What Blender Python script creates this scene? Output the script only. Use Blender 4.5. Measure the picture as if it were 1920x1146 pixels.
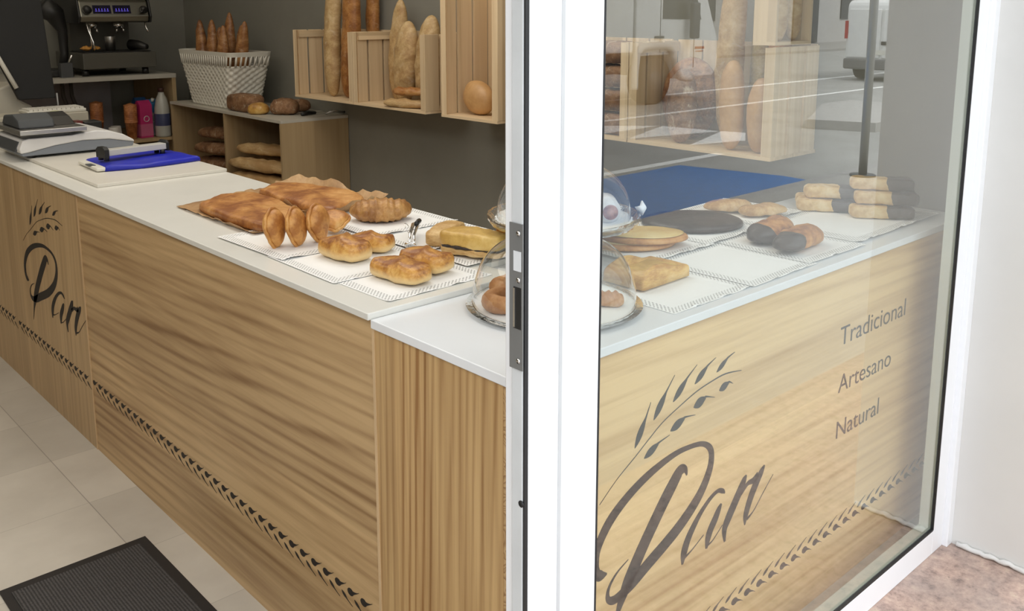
import bpy, bmesh, math, random
from mathutils import Vector, Matrix, Euler, noise
R = math.radians
PI = math.pi
for o in list(bpy.data.objects): bpy.data.objects.remove(o)
SC = bpy.context.scene
COL = SC.collection

# ------------------------------------------------------------------ camera
cd = bpy.data.cameras.new('camera'); cam = bpy.data.objects.new('camera', cd); COL.objects.link(cam)
cam.location = (0, 0, 1.6)
cam.rotation_euler = (R(90 - 10.3145), 0, R(-42.6778))
cd.sensor_width = 36; cd.sensor_fit = 'HORIZONTAL'
cd.lens = 1759.7 / 1920 * 36
cd.shift_y = -(573 - 330.2) / 1920
cd.clip_start = .02; cd.clip_end = 300
SC.camera = cam

# ------------------------------------------------------------------ world, lights, exposure
w = bpy.data.worlds.new('overcast_sky'); SC.world = w; w.use_nodes = True
nt = w.node_tree; nt.nodes.clear()
wo = nt.nodes.new('ShaderNodeOutputWorld'); bg = nt.nodes.new('ShaderNodeBackground')
tc = nt.nodes.new('ShaderNodeTexCoord'); sx = nt.nodes.new('ShaderNodeSeparateXYZ'); cr = nt.nodes.new('ShaderNodeValToRGB')
nt.links.new(tc.outputs['Generated'], sx.inputs[0]); nt.links.new(sx.outputs['Z'], cr.inputs[0])
cr.color_ramp.elements[0].position = 0.0; cr.color_ramp.elements[0].color = (.66, .70, .76, 1)
cr.color_ramp.elements[1].position = .6; cr.color_ramp.elements[1].color = (.92, .96, 1.0, 1)
nt.links.new(cr.outputs[0], bg.inputs[0]); bg.inputs[1].default_value = 2.75
nt.links.new(bg.outputs[0], wo.inputs[0])

def area(name, loc, rot, sx_, sy_, power, color=(1, 1, 1)):
    l = bpy.data.lights.new(name, 'AREA'); l.shape = 'RECTANGLE'; l.size = sx_; l.size_y = sy_
    l.energy = power; l.color = color
    o = bpy.data.objects.new(name, l); o.location = loc; o.rotation_euler = rot; COL.objects.link(o)
    return o
area('ceiling_fill_light', (-.4, 3.0, 2.72), (0, 0, 0), 1.2, 2.6, 30, (1, .93, .82))  # unseen area fills under the ceiling, added to brighten the shop interior
area('ceiling_fill_light', (1.2, 5.2, 2.72), (0, 0, 0), 1.6, 2.0, 9, (1, .88, .70))
area('ceiling_fill_light', (1.9, 2.9, 2.72), (0, 0, 0), 1.2, 2.0, 24, (1, .94, .84))
sl = bpy.data.lights.new('sun_through_cloud', 'SUN'); sl.energy = 3.6; sl.angle = R(25); sl.color = (1, .97, .92)
so = bpy.data.objects.new('sun_through_cloud', sl); so.rotation_euler = (R(-40), R(10), 0); COL.objects.link(so)
vs = SC.view_settings
vs.view_transform = 'Standard'; vs.look = 'None'; vs.gamma = 1; vs.use_curve_mapping = False; vs.exposure = 0.0
SC.cycles.use_denoising = True
SC.cycles.max_bounces = 10; SC.cycles.transparent_max_bounces = 24
SC.cycles.glossy_bounces = 5; SC.cycles.transmission_bounces = 8
SC.cycles.caustics_reflective = False; SC.cycles.caustics_refractive = False
SC.cycles.sample_clamp_indirect = 6

# ------------------------------------------------------------------ materials
MATS = {}
class NT:
    def __init__(s, name):
        s.m = bpy.data.materials.new(name); s.m.use_nodes = True; s.t = s.m.node_tree; s.t.nodes.clear()
        s.out = s.n('OutputMaterial')
    def n(s, typ, **kw):
        nd = s.t.nodes.new('ShaderNode' + typ)
        for k, v in kw.items():
            if k in nd.inputs: nd.inputs[k].default_value = v
            else: setattr(nd, k, v)
        return nd
    def l(s, a, b): s.t.links.new(a, b)
    def co(s, scale=(1, 1, 1), loc=(0, 0, 0), rot=(0, 0, 0), kind='Object'):
        c = s.n('TexCoord'); mp = s.n('Mapping'); s.l(c.outputs[kind], mp.inputs[0])
        mp.inputs['Scale'].default_value = scale; mp.inputs['Location'].default_value = loc; mp.inputs['Rotation'].default_value = rot
        return mp.outputs[0]
    def ramp(s, fac, stops):
        r = s.n('ValToRGB'); e = r.color_ramp.elements
        while len(e) < len(stops): e.new(.5)
        for el, (p, c) in zip(e, stops):
            el.position = p; el.color = (c[0], c[1], c[2], 1) if not isinstance(c, (int, float)) else (c, c, c, 1)
        s.l(fac, r.inputs[0]); return r.outputs[0]
    def noise(s, vec, scale=5, detail=4, rough=.55, dist=0):
        nn = s.n('TexNoise'); nn.inputs['Scale'].default_value = scale; nn.inputs['Detail'].default_value = detail
        nn.inputs['Roughness'].default_value = rough; nn.inputs['Distortion'].default_value = dist
        s.l(vec, nn.inputs['Vector']); return nn.outputs['Fac']
    def mix(s, fac, a, b, mode='MIX'):
        mx = s.n('Mix', data_type='RGBA', blend_type=mode)
        for sock, v in ((0, fac), (6, a), (7, b)):
            if isinstance(v, (int, float)): mx.inputs[sock].default_value = v
            elif isinstance(v, tuple): mx.inputs[sock].default_value = (v[0], v[1], v[2], 1)
            else: s.l(v, mx.inputs[sock])
        return mx.outputs[2]
    def math(s, op, a, b=None, c=None):
        m = s.n('Math', operation=op)
        for i, v in enumerate((a, b, c)):
            if v is None: continue
            if isinstance(v, (int, float)): m.inputs[i].default_value = v
            else: s.l(v, m.inputs[i])
        return m.outputs[0]
    def bsdf(s, color, rough=.5, metal=0, bump=None, bstr=.3, bdist=.01, spec=.5, **kw):
        p = s.n('BsdfPrincipled')
        for k, v in (('Base Color', color), ('Roughness', rough), ('Metallic', metal)):
            if isinstance(v, tuple): p.inputs[k].default_value = (v[0], v[1], v[2], 1)
            elif isinstance(v, (int, float)): p.inputs[k].default_value = v
            else: s.l(v, p.inputs[k])
        p.inputs['Specular IOR Level'].default_value = spec
        for k, v in kw.items(): p.inputs[k.replace('_', ' ')].default_value = v
        if bump is not None:
            b = s.n('Bump'); b.inputs['Strength'].default_value = bstr; b.inputs['Distance'].default_value = bdist
            s.l(bump, b.inputs['Height']); s.l(b.outputs[0], p.inputs['Normal'])
        s.l(p.outputs[0], s.out.inputs[0]); return p

def plain(name, c, rough=.5, metal=0, var=.06, spec=.5, nscale=9):
    if name in MATS: return MATS[name]
    t = NT(name); v = t.co()
    f = t.noise(v, nscale, 4)
    d = tuple(x * (1 - var) for x in c); l = tuple(min(1, x * (1 + var)) for x in c)
    t.bsdf(t.ramp(f, [(.3, d), (.7, l)]), rough, metal, spec=spec)
    MATS[name] = t.m; return t.m

def wood(name, axis, light=(.62, .42, .21), dark=(.40, .235, .095), stretch=10, scale=9, board=.13, seed=0, streak=.8, rough=.42, tint=.12):
    """pine board: grain runs along axis ('x','y','z')"""
    if name in MATS: return MATS[name]
    t = NT(name); s = [1, 1, 1]; ai = 'xyz'.index(axis); s[ai] = 1 / stretch
    v = t.co(tuple(s), (seed * 1.7, seed * .9, seed * 2.3))
    def sv(k, sd):
        q = [1, 1, 1]; q[ai] = 1 / k; return t.co(tuple(q), (seed * .7 + sd, seed * 1.9 - sd, seed * .3 + sd * 2))
    oth = [i for i in range(3) if i != ai]
    f1 = t.noise(sv(stretch, 0), scale * 1.2, 5, .55, .3)                 # broad figure
    f2 = t.noise(sv(stretch * 3.2, 3), scale * 6.5, 5, .62, .1)           # fine fibres
    wv = t.n('TexWave', wave_type='BANDS', bands_direction='DIAGONAL')
    t.l(sv(stretch * 1.5, 5), wv.inputs['Vector']); wv.inputs['Scale'].default_value = scale * 1.9; wv.inputs['Distortion'].default_value = 9.0
    wv.inputs['Detail'].default_value = 2.0; wv.inputs['Detail Scale'].default_value = .35; wv.inputs['Detail Roughness'].default_value = .5
    st = t.math('POWER', wv.outputs['Fac'], 3.0)                          # growth-ring lines
    mask = t.ramp(t.noise(sv(stretch * .8, 9), scale * .5, 3, .5), [(.36, .10), (.64, 1.0)])
    f = t.math('ADD', t.math('MULTIPLY', f1, .55), t.math('MULTIPLY', f2, .42))
    f = t.math('ADD', f, t.math('MULTIPLY', st, t.math('MULTIPLY', mask, .20 * streak)))
    midc = tuple((a * .62 + b * .38) for a, b in zip(light, dark))
    c = t.ramp(f, [(.40, light), (.53, midc), (.74, dark)])
    # a few small dark knots and resin ticks
    vk = t.n('TexVoronoi'); sk = [2.2, 2.2, 2.2]; sk[ai] = .9; t.l(t.co(tuple(sk), (seed, seed * 2.1, 0)), vk.inputs['Vector']); vk.inputs['Scale'].default_value = 1.0
    kn_ = t.ramp(vk.outputs['Distance'], [(.022, 1.0), (.045, 0.0)])
    c = t.mix(t.math('MULTIPLY', kn_, .55), c, tuple(x * .45 for x in dark))
    # glued boards, each of a slightly different tone
    pv = t.co(); sp = t.n('SeparateXYZ'); t.l(pv, sp.inputs[0])
    cell = t.math('ADD', t.math('FLOOR', t.math('DIVIDE', sp.outputs[oth[0]], board)), t.math('MULTIPLY', t.math('FLOOR', t.math('DIVIDE', sp.outputs[oth[1]], board)), 7.3))
    wn = t.n('TexWhiteNoise', noise_dimensions='1D'); t.l(t.math('ADD', cell, seed), wn.inputs['W'])
    tone = t.ramp(wn.outputs['Value'], [(0, (1 - tint, 1 - tint * 1.1, 1 - tint * 1.3)), (1, (1 + tint * .4, 1 + tint * .4, 1 + tint * .3))])
    c = t.mix(1.0, c, tone, 'MULTIPLY')
    t.bsdf(c, rough, 0, f, .12, .004)
    MATS[name] = t.m; return t.m

def crust(name, dark, mid, light, scale=22, flour=0, zfade=0, zlight=None, rough=.45, seed=0, stretch=(1, 1, 1), bump=.35, spec=.5):
    """bread crust; zlight = paler colour of the side walls, set by generated height"""
    if name in MATS: return MATS[name]
    t = NT(name); v = t.co(stretch, (seed, seed * .7, 0))
    f = t.noise(v, scale, 6, .62, .3); g = t.noise(v, scale * .3, 3, .5)
    h_ = t.noise(v, scale * 5, 4, .7)
    ff = t.math('ADD', t.math('ADD', t.math('MULTIPLY', f, .52), t.math('MULTIPLY', g, .42)), t.math('MULTIPLY', t.math('SUBTRACT', h_, .45), .22))
    c = t.ramp(ff, [(.40, dark), (.52, mid), (.63, light)])
    if zlight:
        gc = t.n('TexCoord'); sp = t.n('SeparateXYZ'); t.l(gc.outputs['Generated'], sp.inputs[0])
        m = t.ramp(t.math('ADD', sp.outputs[2], t.math('MULTIPLY', t.math('SUBTRACT', g, .5), .6)), [(zfade - .12, 1.0), (zfade + .12, 0.0)])
        c = t.mix(m, c, zlight)
    if flour:
        fl = t.ramp(t.noise(v, scale * .9, 5, .7, .5), [(.56, 0.0), (.70, flour)])
        c = t.mix(fl, c, (.72, .62, .46))
    t.bsdf(c, rough, 0, f, bump, .006, spec=spec)
    MATS[name] = t.m; return t.m

def metal(name, c=(.6, .6, .6), rough=.25):
    if name in MATS: return MATS[name]
    t = NT(name); f = t.noise(t.co((1, 1, 18)), 40, 3)
    t.bsdf(t.ramp(f, [(.3, tuple(x * .9 for x in c)), (.7, c)]), rough, 1.0)
    MATS[name] = t.m; return t.m

def glassmat(name, gain=1.0, base=0.0, tint=(1, 1, 1), rough=0.0, ior=1.5, bump=0, expo=5.0):
    if name in MATS: return MATS[name]
    t = NT(name)
    g = t.n('BsdfGlossy'); g.inputs['Roughness'].default_value = rough; g.inputs['Color'].default_value = (1, 1, 1, 1)
    tr = t.n('BsdfTransparent'); tr.inputs['Color'].default_value = (*tint, 1)
    geo = t.n('NewGeometry'); dt = t.n('VectorMath', operation='DOT_PRODUCT'); t.l(geo.outputs['Normal'], dt.inputs[0]); t.l(geo.outputs['Incoming'], dt.inputs[1])
    if bump:
        b = t.n('Bump'); b.inputs['Strength'].default_value = bump; b.inputs['Distance'].default_value = .004
        t.l(t.noise(t.co(), 60, 2), b.inputs['Height']); t.l(b.outputs[0], g.inputs['Normal']); t.l(b.outputs[0], dt.inputs[0])
    # Schlick reflectance of one glass surface, the same from either side
    f0 = ((ior - 1) / (ior + 1)) ** 2
    sch = t.math('ADD', t.math('MULTIPLY', t.math('POWER', t.math('SUBTRACT', 1.0, t.math('ABSOLUTE', dt.outputs['Value'])), expo), 1 - f0), f0)
    fac = t.math('MINIMUM', t.math('ADD', t.math('MULTIPLY', sch, gain), base), 1.0)
    mx = t.n('MixShader'); t.l(fac, mx.inputs[0]); t.l(tr.outputs[0], mx.inputs[1]); t.l(g.outputs[0], mx.inputs[2])
    t.l(mx.outputs[0], t.out.inputs[0]); MATS[name] = t.m; return t.m

def emit(name, c, s):
    if name in MATS: return MATS[name]
    t = NT(name); e = t.n('Emission'); e.inputs[0].default_value = (*c, 1); e.inputs[1].default_value = s
    t.l(e.outputs[0], t.out.inputs[0]); MATS[name] = t.m; return t.m

def mat_tile():
    t = NT('floor_tile'); v = t.co(); sp = t.n('SeparateXYZ'); t.l(v, sp.inputs[0])
    x, y = sp.outputs[0], sp.outputs[1]
    def line(coord, off, per, wd):
        d = t.math('ABSOLUTE', t.math('SUBTRACT', t.math('FRACT', t.math('DIVIDE', t.math('SUBTRACT', coord, off), per)), .5))
        return t.math('GREATER_THAN', d, .5 - wd / per / 2)
    gx = line(x, .90, .60, .003); gy = line(y, 2.245, .385, .002)
    gl = t.math('MAXIMUM', gx, t.math('MULTIPLY', gy, .7))
    wn = t.n('TexWhiteNoise', noise_dimensions='1D')
    t.l(t.math('ADD', t.math('FLOOR', t.math('DIVIDE', t.math('SUBTRACT', x, .9), .6)), t.math('MULTIPLY', t.math('FLOOR', t.math('DIVIDE', t.math('SUBTRACT', y, 2.245), .385)), 5.1)), wn.inputs['W'])
    base = t.ramp(t.noise(v, 3, 5, .6), [(.35, (.56, .52, .455)), (.65, (.64, .60, .53))])
    base = t.mix(1.0, base, t.ramp(wn.outputs['Value'], [(0, .92), (1, 1.05)]), 'MULTIPLY')
    base = t.mix(t.math('MULTIPLY', gl, .55), base, (.16, .14, .12))
    t.bsdf(base, .38, 0); MATS['floor_tile'] = t.m; return t.m

def mat_granite():
    t = NT('pink_granite'); v = t.co()
    a = t.noise(v, 26, 6, .7); b = t.noise(v, 120, 3, .6); c2 = t.noise(v, 5, 3, .5)
    c = t.ramp(a, [(.32, (.20, .14, .12)), (.45, (.40, .28, .23)), (.58, (.52, .37, .30)), (.72, (.60, .47, .36))])
    c = t.mix(t.ramp(b, [(.62, 0.0), (.70, .55)]), c, (.12, .11, .10))
    c = t.mix(t.ramp(c2, [(.35, .35), (.6, 0.0)]), c, (.27, .25, .24))
    t.bsdf(c, .75, 0, a, .3, .003); MATS['granite'] = t.m; return t.m

def mat_paper():
    """lace doily: dark dots in the border paint the shade of the lace holes; size comes from the generated box"""
    t = NT('lace_paper'); gc = t.n('TexCoord'); sp = t.n('SeparateXYZ'); t.l(gc.outputs['Generated'], sp.inputs[0])
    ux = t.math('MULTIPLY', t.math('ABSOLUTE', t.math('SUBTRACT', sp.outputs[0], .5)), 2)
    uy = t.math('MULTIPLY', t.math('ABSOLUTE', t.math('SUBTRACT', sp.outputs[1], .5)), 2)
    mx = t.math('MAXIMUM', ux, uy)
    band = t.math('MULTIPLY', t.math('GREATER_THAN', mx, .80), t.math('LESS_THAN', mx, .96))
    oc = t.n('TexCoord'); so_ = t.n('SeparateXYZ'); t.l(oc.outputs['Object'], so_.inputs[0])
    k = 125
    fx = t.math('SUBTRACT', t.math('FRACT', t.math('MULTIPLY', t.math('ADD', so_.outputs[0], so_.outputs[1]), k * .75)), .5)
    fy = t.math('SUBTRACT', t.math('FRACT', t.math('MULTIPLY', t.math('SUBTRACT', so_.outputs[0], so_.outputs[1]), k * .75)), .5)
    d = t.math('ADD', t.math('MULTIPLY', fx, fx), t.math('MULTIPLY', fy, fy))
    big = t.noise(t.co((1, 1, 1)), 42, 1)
    hole_shade = t.math('LESS_THAN', d, t.math('ADD', .045, t.math('MULTIPLY', big, .07)))
    hole_shade = t.math('MULTIPLY', hole_shade, band)
    p = t.n('BsdfPrincipled'); p.inputs['Base Color'].default_value = (.86, .86, .85, 1); p.inputs['Roughness'].default_value = .7
    b = t.n('Bump'); b.inputs['Strength'].default_value = .25; b.inputs['Distance'].default_value = .002
    t.l(t.noise(t.co(), 70, 3), b.inputs['Height']); t.l(b.outputs[0], p.inputs['Normal'])
    t.l(t.mix(hole_shade, (.88, .88, .87), (.24, .24, .23)), p.inputs['Base Color']); t.l(p.outputs[0], t.out.inputs[0]); MATS['lace_paper'] = t.m; return t.m  # paper stays solid; the shade in the lace holes is painted dark grey

def mat_choc_dip(name, axis, pos, crustcols, seed=0, soft=.02):
    """baked dough, one end dipped in chocolate: boundary along object axis"""
    t = NT(name); v = t.co((1, 1, 1), (seed, 0, 0)); o = t.n('TexCoord'); sp = t.n('SeparateXYZ'); t.l(o.outputs['Object'], sp.inputs[0])
    n1 = t.noise(v, 30, 5); ax = sp.outputs['xyz'.index(axis)]
    base = t.ramp(n1, [(.35, crustcols[0]), (.5, crustcols[1]), (.65, crustcols[2])])
    edge = t.math('ADD', ax, t.math('MULTIPLY', t.math('SUBTRACT', t.noise(v, 18, 3), .5), .03))
    m = t.math('GREATER_THAN', edge, pos)
    c = t.mix(m, base, t.ramp(n1, [(.3, (.030, .020, .016)), (.7, (.055, .038, .030))]))
    rr = t.math('SUBTRACT', .6, t.math('MULTIPLY', m, .2))
    t.bsdf(c, rr, 0, n1, .4, .004); MATS[name] = t.m; return t.m

W_mid = wood('pine_board_grain_along_counter', 'y', (.60, .41, .21), (.27, .145, .055), 11, 8, .22, 3, 1.0)
W_left = wood('pine_board_upright_grain', 'z', (.58, .40, .21), (.33, .20, .09), 16, 8, .16, 8, .5)
W_end = wood('pine_board_corner_upright_grain', 'z', (.64, .43, .20), (.30, .15, .05), 22, 13, .10, 5, 1.3)
W_win = wood('pine_board_window_grain', 'x', (.88, .64, .335), (.50, .29, .11), 14, 7.5, .2, 12, .6)
W_crate_z = wood('crate_pine_upright', 'z', (.80, .63, .42), (.60, .43, .25), 16, 7, .085, 2, .5, .6, .2)
W_crate_y = wood('crate_pine_long', 'y', (.80, .63, .42), (.60, .43, .25), 16, 7, .085, 4, .5, .6, .2)
W_crate_x = wood('crate_pine_deep', 'x', (.80, .63, .42), (.60, .43, .25), 16, 7, .085, 6, .5, .6, .2)
W_box = wood('shelf_box_oak', 'z', (.44, .32, .18), (.33, .22, .11), 14, 7, .11, 9, .35)
W_edge = plain('pine_edge', (.62, .44, .25), .5)
WHITE_TOP = plain('white_laminate', (.80, .82, .84), .22, var=.015)
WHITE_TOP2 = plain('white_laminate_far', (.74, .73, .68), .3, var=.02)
WALL_G = plain('grey_wall_paint', (.245, .240, .208), .55, var=.05, nscale=4)
WALL_IN = plain('pale_wall_paint', (.55, .52, .46), .8)
REVEAL = plain('white_render', (.70, .69, .665), .85, var=.03, nscale=3)
CEIL = plain('white_ceiling', (.75, .73, .68), .9)
PVC = plain('white_pvc_frame', (.86, .87, .89), .25, var=.008)
PVC_IN = plain('white_pvc_inner', (.62, .66, .60), .35, var=.01)
BLACKR = plain('black_rubber', (.012, .012, .013), .5)
BLACKP = plain('black_plastic', (.014, .014, .014), .4)
DGREY = plain('dark_grey_plastic', (.06, .065, .07), .45)
STEEL = metal('brushed_steel', (.55, .54, .52), .32)
PLATE_STEEL = plain('dull_steel', (.17, .17, .165), .35)
CHROME = metal('chrome', (.85, .85, .85), .08)
INK = plain('charcoal_engraving', (.022, .021, .018), .7)
INK_L = plain('dark_brown_engraving', (.020, .014, .010), .7)
PAPER_PLAIN = plain('white_paper', (.84, .84, .82), .7, var=.02)
PARCH = crust('baking_parchment', (.34, .19, .085), (.46, .28, .13), (.56, .37, .19), 14, rough=.55, bump=.15)
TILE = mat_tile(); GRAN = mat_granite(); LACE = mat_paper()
PANE = glassmat('shop_window_glass', .85, 0.0, (.95, .965, .955), expo=3.2)
DOME = glassmat('thin_clear_glass', 1.5, .02, (.965, .97, .965), ior=1.4)
CUT = glassmat('pressed_glass', 1.8, .10, (.93, .94, .93), .05, 1.5, .6)
CHOC = crust('chocolate', (.022, .014, .011), (.035, .023, .018), (.055, .037, .030), 25, rough=.4, bump=.2)

# ------------------------------------------------------------------ mesh helpers
class MB:
    def __init__(s): s.v = []; s.f = []; s.mi = []; s.smooth = []
    def add(s, vs, fs, mi=0, smooth=False):
        b = len(s.v); s.v += [tuple(v) for v in vs]
        for f in fs: s.f.append(tuple(i + b for i in f)); s.mi.append(mi); s.smooth.append(smooth)
        return s
    def box(s, x0, x1, y0, y1, z0, z1, mi=0, M=None):
        vs = [Vector(p) for p in ((x0,y0,z0),(x1,y0,z0),(x1,y1,z0),(x0,y1,z0),(x0,y0,z1),(x1,y0,z1),(x1,y1,z1),(x0,y1,z1))]
        if M: vs = [M @ v for v in vs]
        return s.add(vs, [(0,3,2,1),(4,5,6,7),(0,1,5,4),(1,2,6,5),(2,3,7,6),(3,0,4,7)], mi)
    def prism(s, poly, fn, t0, t1, mi=0):
        """poly: 2-D outline (CCW); fn(u,v,t)->xyz"""
        n = len(poly); vs = [fn(u, v, t0) for u, v in poly] + [fn(u, v, t1) for u, v in poly]
        fs = [tuple(range(n))[::-1], tuple(range(n, 2 * n))] + [(i, (i + 1) % n, n + (i + 1) % n, n + i) for i in range(n)]
        return s.add(vs, fs, mi)
    def cyl(s, p0, p1, r0, r1=None, n=16, mi=0, cap=True):
        r1 = r0 if r1 is None else r1
        return s.tube([p0, p1], [r0, r1], n, mi, cap)
    def tube(s, pts, rs, n=12, mi=0, cap=True):
        pts = [Vector(p) for p in pts]
        if isinstance(rs, (int, float)): rs = [rs] * len(pts)
        up = None; vs = []
        for i, p in enumerate(pts):
            d = (pts[min(i + 1, len(pts) - 1)] - pts[max(i - 1, 0)]).normalized()
            if up is None:
                up = Vector((0, 0, 1)) if abs(d.z) < .9 else Vector((1, 0, 0))
            a = d.cross(up)
            if a.length < 1e-5: a = d.cross(Vector((0, 1, .3)))
            a.normalize(); b = a.cross(d).normalized(); up = b
            for k in range(n):
                t = 2 * PI * k / n; vs.append(p + (a * math.cos(t) + b * math.sin(t)) * rs[i])
        fs = []
        for i in range(len(pts) - 1):
            for k in range(n):
                k2 = (k + 1) % n; fs.append((i*n+k, (i+1)*n+k, (i+1)*n+k2, i*n+k2))
        if cap: fs.append(tuple(range(n))); fs.append(tuple(range((len(pts)-1)*n, len(pts)*n))[::-1])
        return s.add(vs, fs, mi, True)
    def lathe(s, prof, c=(0, 0, 0), n=40, mi=0, wave=None, closed=False):
        vs = []
        for r, z in prof:
            for k in range(n):
                t = 2 * PI * k / n; rr = r * (1 + (wave(t, r, z) if wave else 0))
                vs.append((c[0] + rr * math.cos(t), c[1] + rr * math.sin(t), c[2] + z))
        fs = []; m = len(prof)
        for i in range(m - 1 + (1 if closed else 0)):
            for k in range(n):
                k2 = (k + 1) % n; j = (i + 1) % m; fs.append((i*n+k, i*n+k2, j*n+k2, j*n+k))
        if not closed:
            if prof[0][0] < 1e-4 or True:
                pass
        return s.add(vs, fs, mi, True)
    def mesh(s, name):
        me = bpy.data.meshes.new(name); me.from_pydata(s.v, [], s.f)
        for p, m_, sm in zip(me.polygons, s.mi, s.smooth): p.material_index = m_; p.use_smooth = sm
        return me

def obj(name, mb, mat, parent=None, loc=None, rot=None, world=False, bevel=0, fix=True):
    """one mesh object. world=True : vertices were given in world space, parent has a location only"""
    me = mb if isinstance(mb, bpy.types.Mesh) else mb.mesh(name)
    if fix:
        bm = bmesh.new(); bm.from_mesh(me); bmesh.ops.recalc_face_normals(bm, faces=bm.faces); bm.to_mesh(me); bm.free()
    o = bpy.data.objects.new(name, me); COL.objects.link(o)
    for m_ in (mat if isinstance(mat, (list, tuple)) else [mat]): me.materials.append(m_)
    if parent:
        o.parent = parent
        if world:
            base = Vector((0, 0, 0)); p = parent
            while p: base += p.location; p = p.parent
            o.location = -base
    if loc: o.location = loc
    if rot: o.rotation_euler = rot
    if bevel:
        b = o.modifiers.new('bevel', 'BEVEL'); b.width = bevel; b.segments = 2; b.limit_method = 'ANGLE'
    return o
def tag(o, label, cat, group=None):
    o['label'] = label; o['category'] = cat
    if group: o['group'] = group
    return o
def thing(name, label, cat, loc=(0, 0, 0), rotz=0, group=None):
    o = bpy.data.objects.new(name, None); COL.objects.link(o); o.location = loc; o.rotation_euler = (0, 0, rotz)
    o.empty_display_size = .05
    return tag(o, label, cat, group)
def struct(o): o['kind'] = 'structure'; return o
def copy_tree(o, parent=None):
    c = o.copy(); COL.objects.link(c); c.parent = parent
    for ch in [x for x in bpy.data.objects if x.parent == o]: copy_tree(ch, c)
    return c
def B(*a, mi=0): return MB().box(*a, mi=mi)

# ================================================================== SETTING
XC = 1.055          # customer face of the long counter
YS = 1.135          # street edge of the window counter
XW = 2.98           # grey crate wall
YB = 6.80           # back wall
struct(obj('floor', B(-3, XW, 1.03, YB, -.12, 0), TILE))
struct(obj('ceiling', B(-3, XW + .2, 1.0, YB + .2, 2.8, 2.95), CEIL))
struct(obj('wall_right', B(XW, XW + .2, 1.071, YB, 0, 2.8), WALL_G))
struct(obj('wall_back', B(-3.2, XW + .2, YB, YB + .2, 0, 2.8), WALL_G))
struct(obj('wall_left', B(-3.2, -3, 1.08, YB, 0, 2.8), WALL_IN))
struct(obj('wall_front', B(-3.2, -.45, .99, 1.2, 0, 2.8), REVEAL))
struct(obj('wall_lintel', B(-.45, 2.735, .99, 1.2, 2.35, 2.95), REVEAL))
struct(obj('wall_outer', MB().box(2.735, 3.4, .735, 1.070, -.12, 3.4), REVEAL))
struct(obj('wall_facade', MB().box(-3.6, -.45, .77, .99, -.12, 3.4).box(3.4, 9, .77, 1.2, -.12, 3.4), REVEAL))
struct(obj('wall_facade_upper', B(-3.6, 9, .78, 1.0, 2.95, 4.2), REVEAL))
struct(obj('floor_threshold', B(-.45, 2.735, .736, 1.03, -.12, 0), GRAN))
struct(obj('floor_step', B(-.45, 6, .10, .7345, -.12, -.0005), GRAN))
struct(obj('floor_pavement', B(-30, 60, -2.3, .0995, -.12, -.001), plain('pavement_slab', (.40, .39, .37), .8)))
# small cracked skirting bead at the foot of the reveal
mb = MB(); random.seed(4)
pts = [(2.730 - random.uniform(0, .004), .745 + i * .0135, .006 + random.uniform(0, .006)) for i in range(19)]
mb.tube(pts, [.006 + random.uniform(0, .004) for _ in pts], 6)
struct(obj('trim_1', mb, REVEAL))

# window frame ------------------------------------------------------
wf = MB()
wf.box(.976, 1.143, 1.02, 1.075, 0.0, 2.35)          # post between door and window
wf.box(2.628, 2.700, 1.02, 1.062, 0, 2.35)
wf.box(1.143, 2.628, 1.02, 1.060, 0, .078)
wf.box(1.143, 2.628, 1.02, 1.060, 2.27, 2.35)
wf.box(2.700, 2.735, 1.005, 1.07, 0, 2.35)
win = struct(obj('window_1', wf, PVC, bevel=.0025))
mb = MB(); mb.box(1.1425, 1.1455, 1.0192, 1.0262, .079, 2.27); mb.box(2.6245, 2.6285, 1.0195, 1.0268, .079, 2.27); mb.box(1.1455, 2.6245, 1.0195, 1.0268, .0775, .0830)
struct(obj('window_gasket', mb, BLACKR, win))
mb = MB(); mb.box(2.6235, 2.6285, 1.0285, 1.062, .078, 2.27); mb.box(1.143, 2.6285, 1.0285, 1.062, .078, .0835)
struct(obj('window_bead', mb, PVC_IN, win))
struct(obj('window_pane', B(1.144, 2.6280, 1.0270, 1.0280, .079, 2.27), PANE, win))
mb = MB(); mb.box(1.0445, 1.0515, 1.0188, 1.021, 0, 2.35)
struct(obj('frame_groove', mb, plain('pvc_groove', (.55, .56, .57), .5), win))
# door jamb
jb = MB().box(.9665, .9755, 1.024, 1.050, 0, 2.35)
dj = struct(obj('door_1', jb, plain('jamb_pvc', (.62, .64, .65), .35), bevel=.002))
struct(obj('door_seal', MB().box(.968, .9758, 1.0205, 1.0235, 0, 2.35).cyl((.967, 1.026, .80), (.9655, 1.026, .80), .006, n=10), BLACKR, dj))
pl = obj('strike_plate', B(.9640, .9663, 1.0215, 1.0515, 1.03, 1.268), PLATE_STEEL, dj)
for z in (1.253, 1.178, 1.045): obj('screw', MB().cyl((.9641, 1.030, z), (.9622, 1.030, z), .0042, n=12), CHROME, pl)
obj('latch_opening', B(.9632, .9640, 1.0245, 1.0415, 1.192, 1.224), plain('latch_white', (.7, .72, .74), .3), pl)
obj('bolt_opening', B(.9632, .9640, 1.0245, 1.0415, 1.098, 1.166), BLACKP, pl)
obj('bolt_tongue', B(.9622, .9632, 1.0375, 1.0415, 1.100, 1.164), CHROME, pl)

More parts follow.
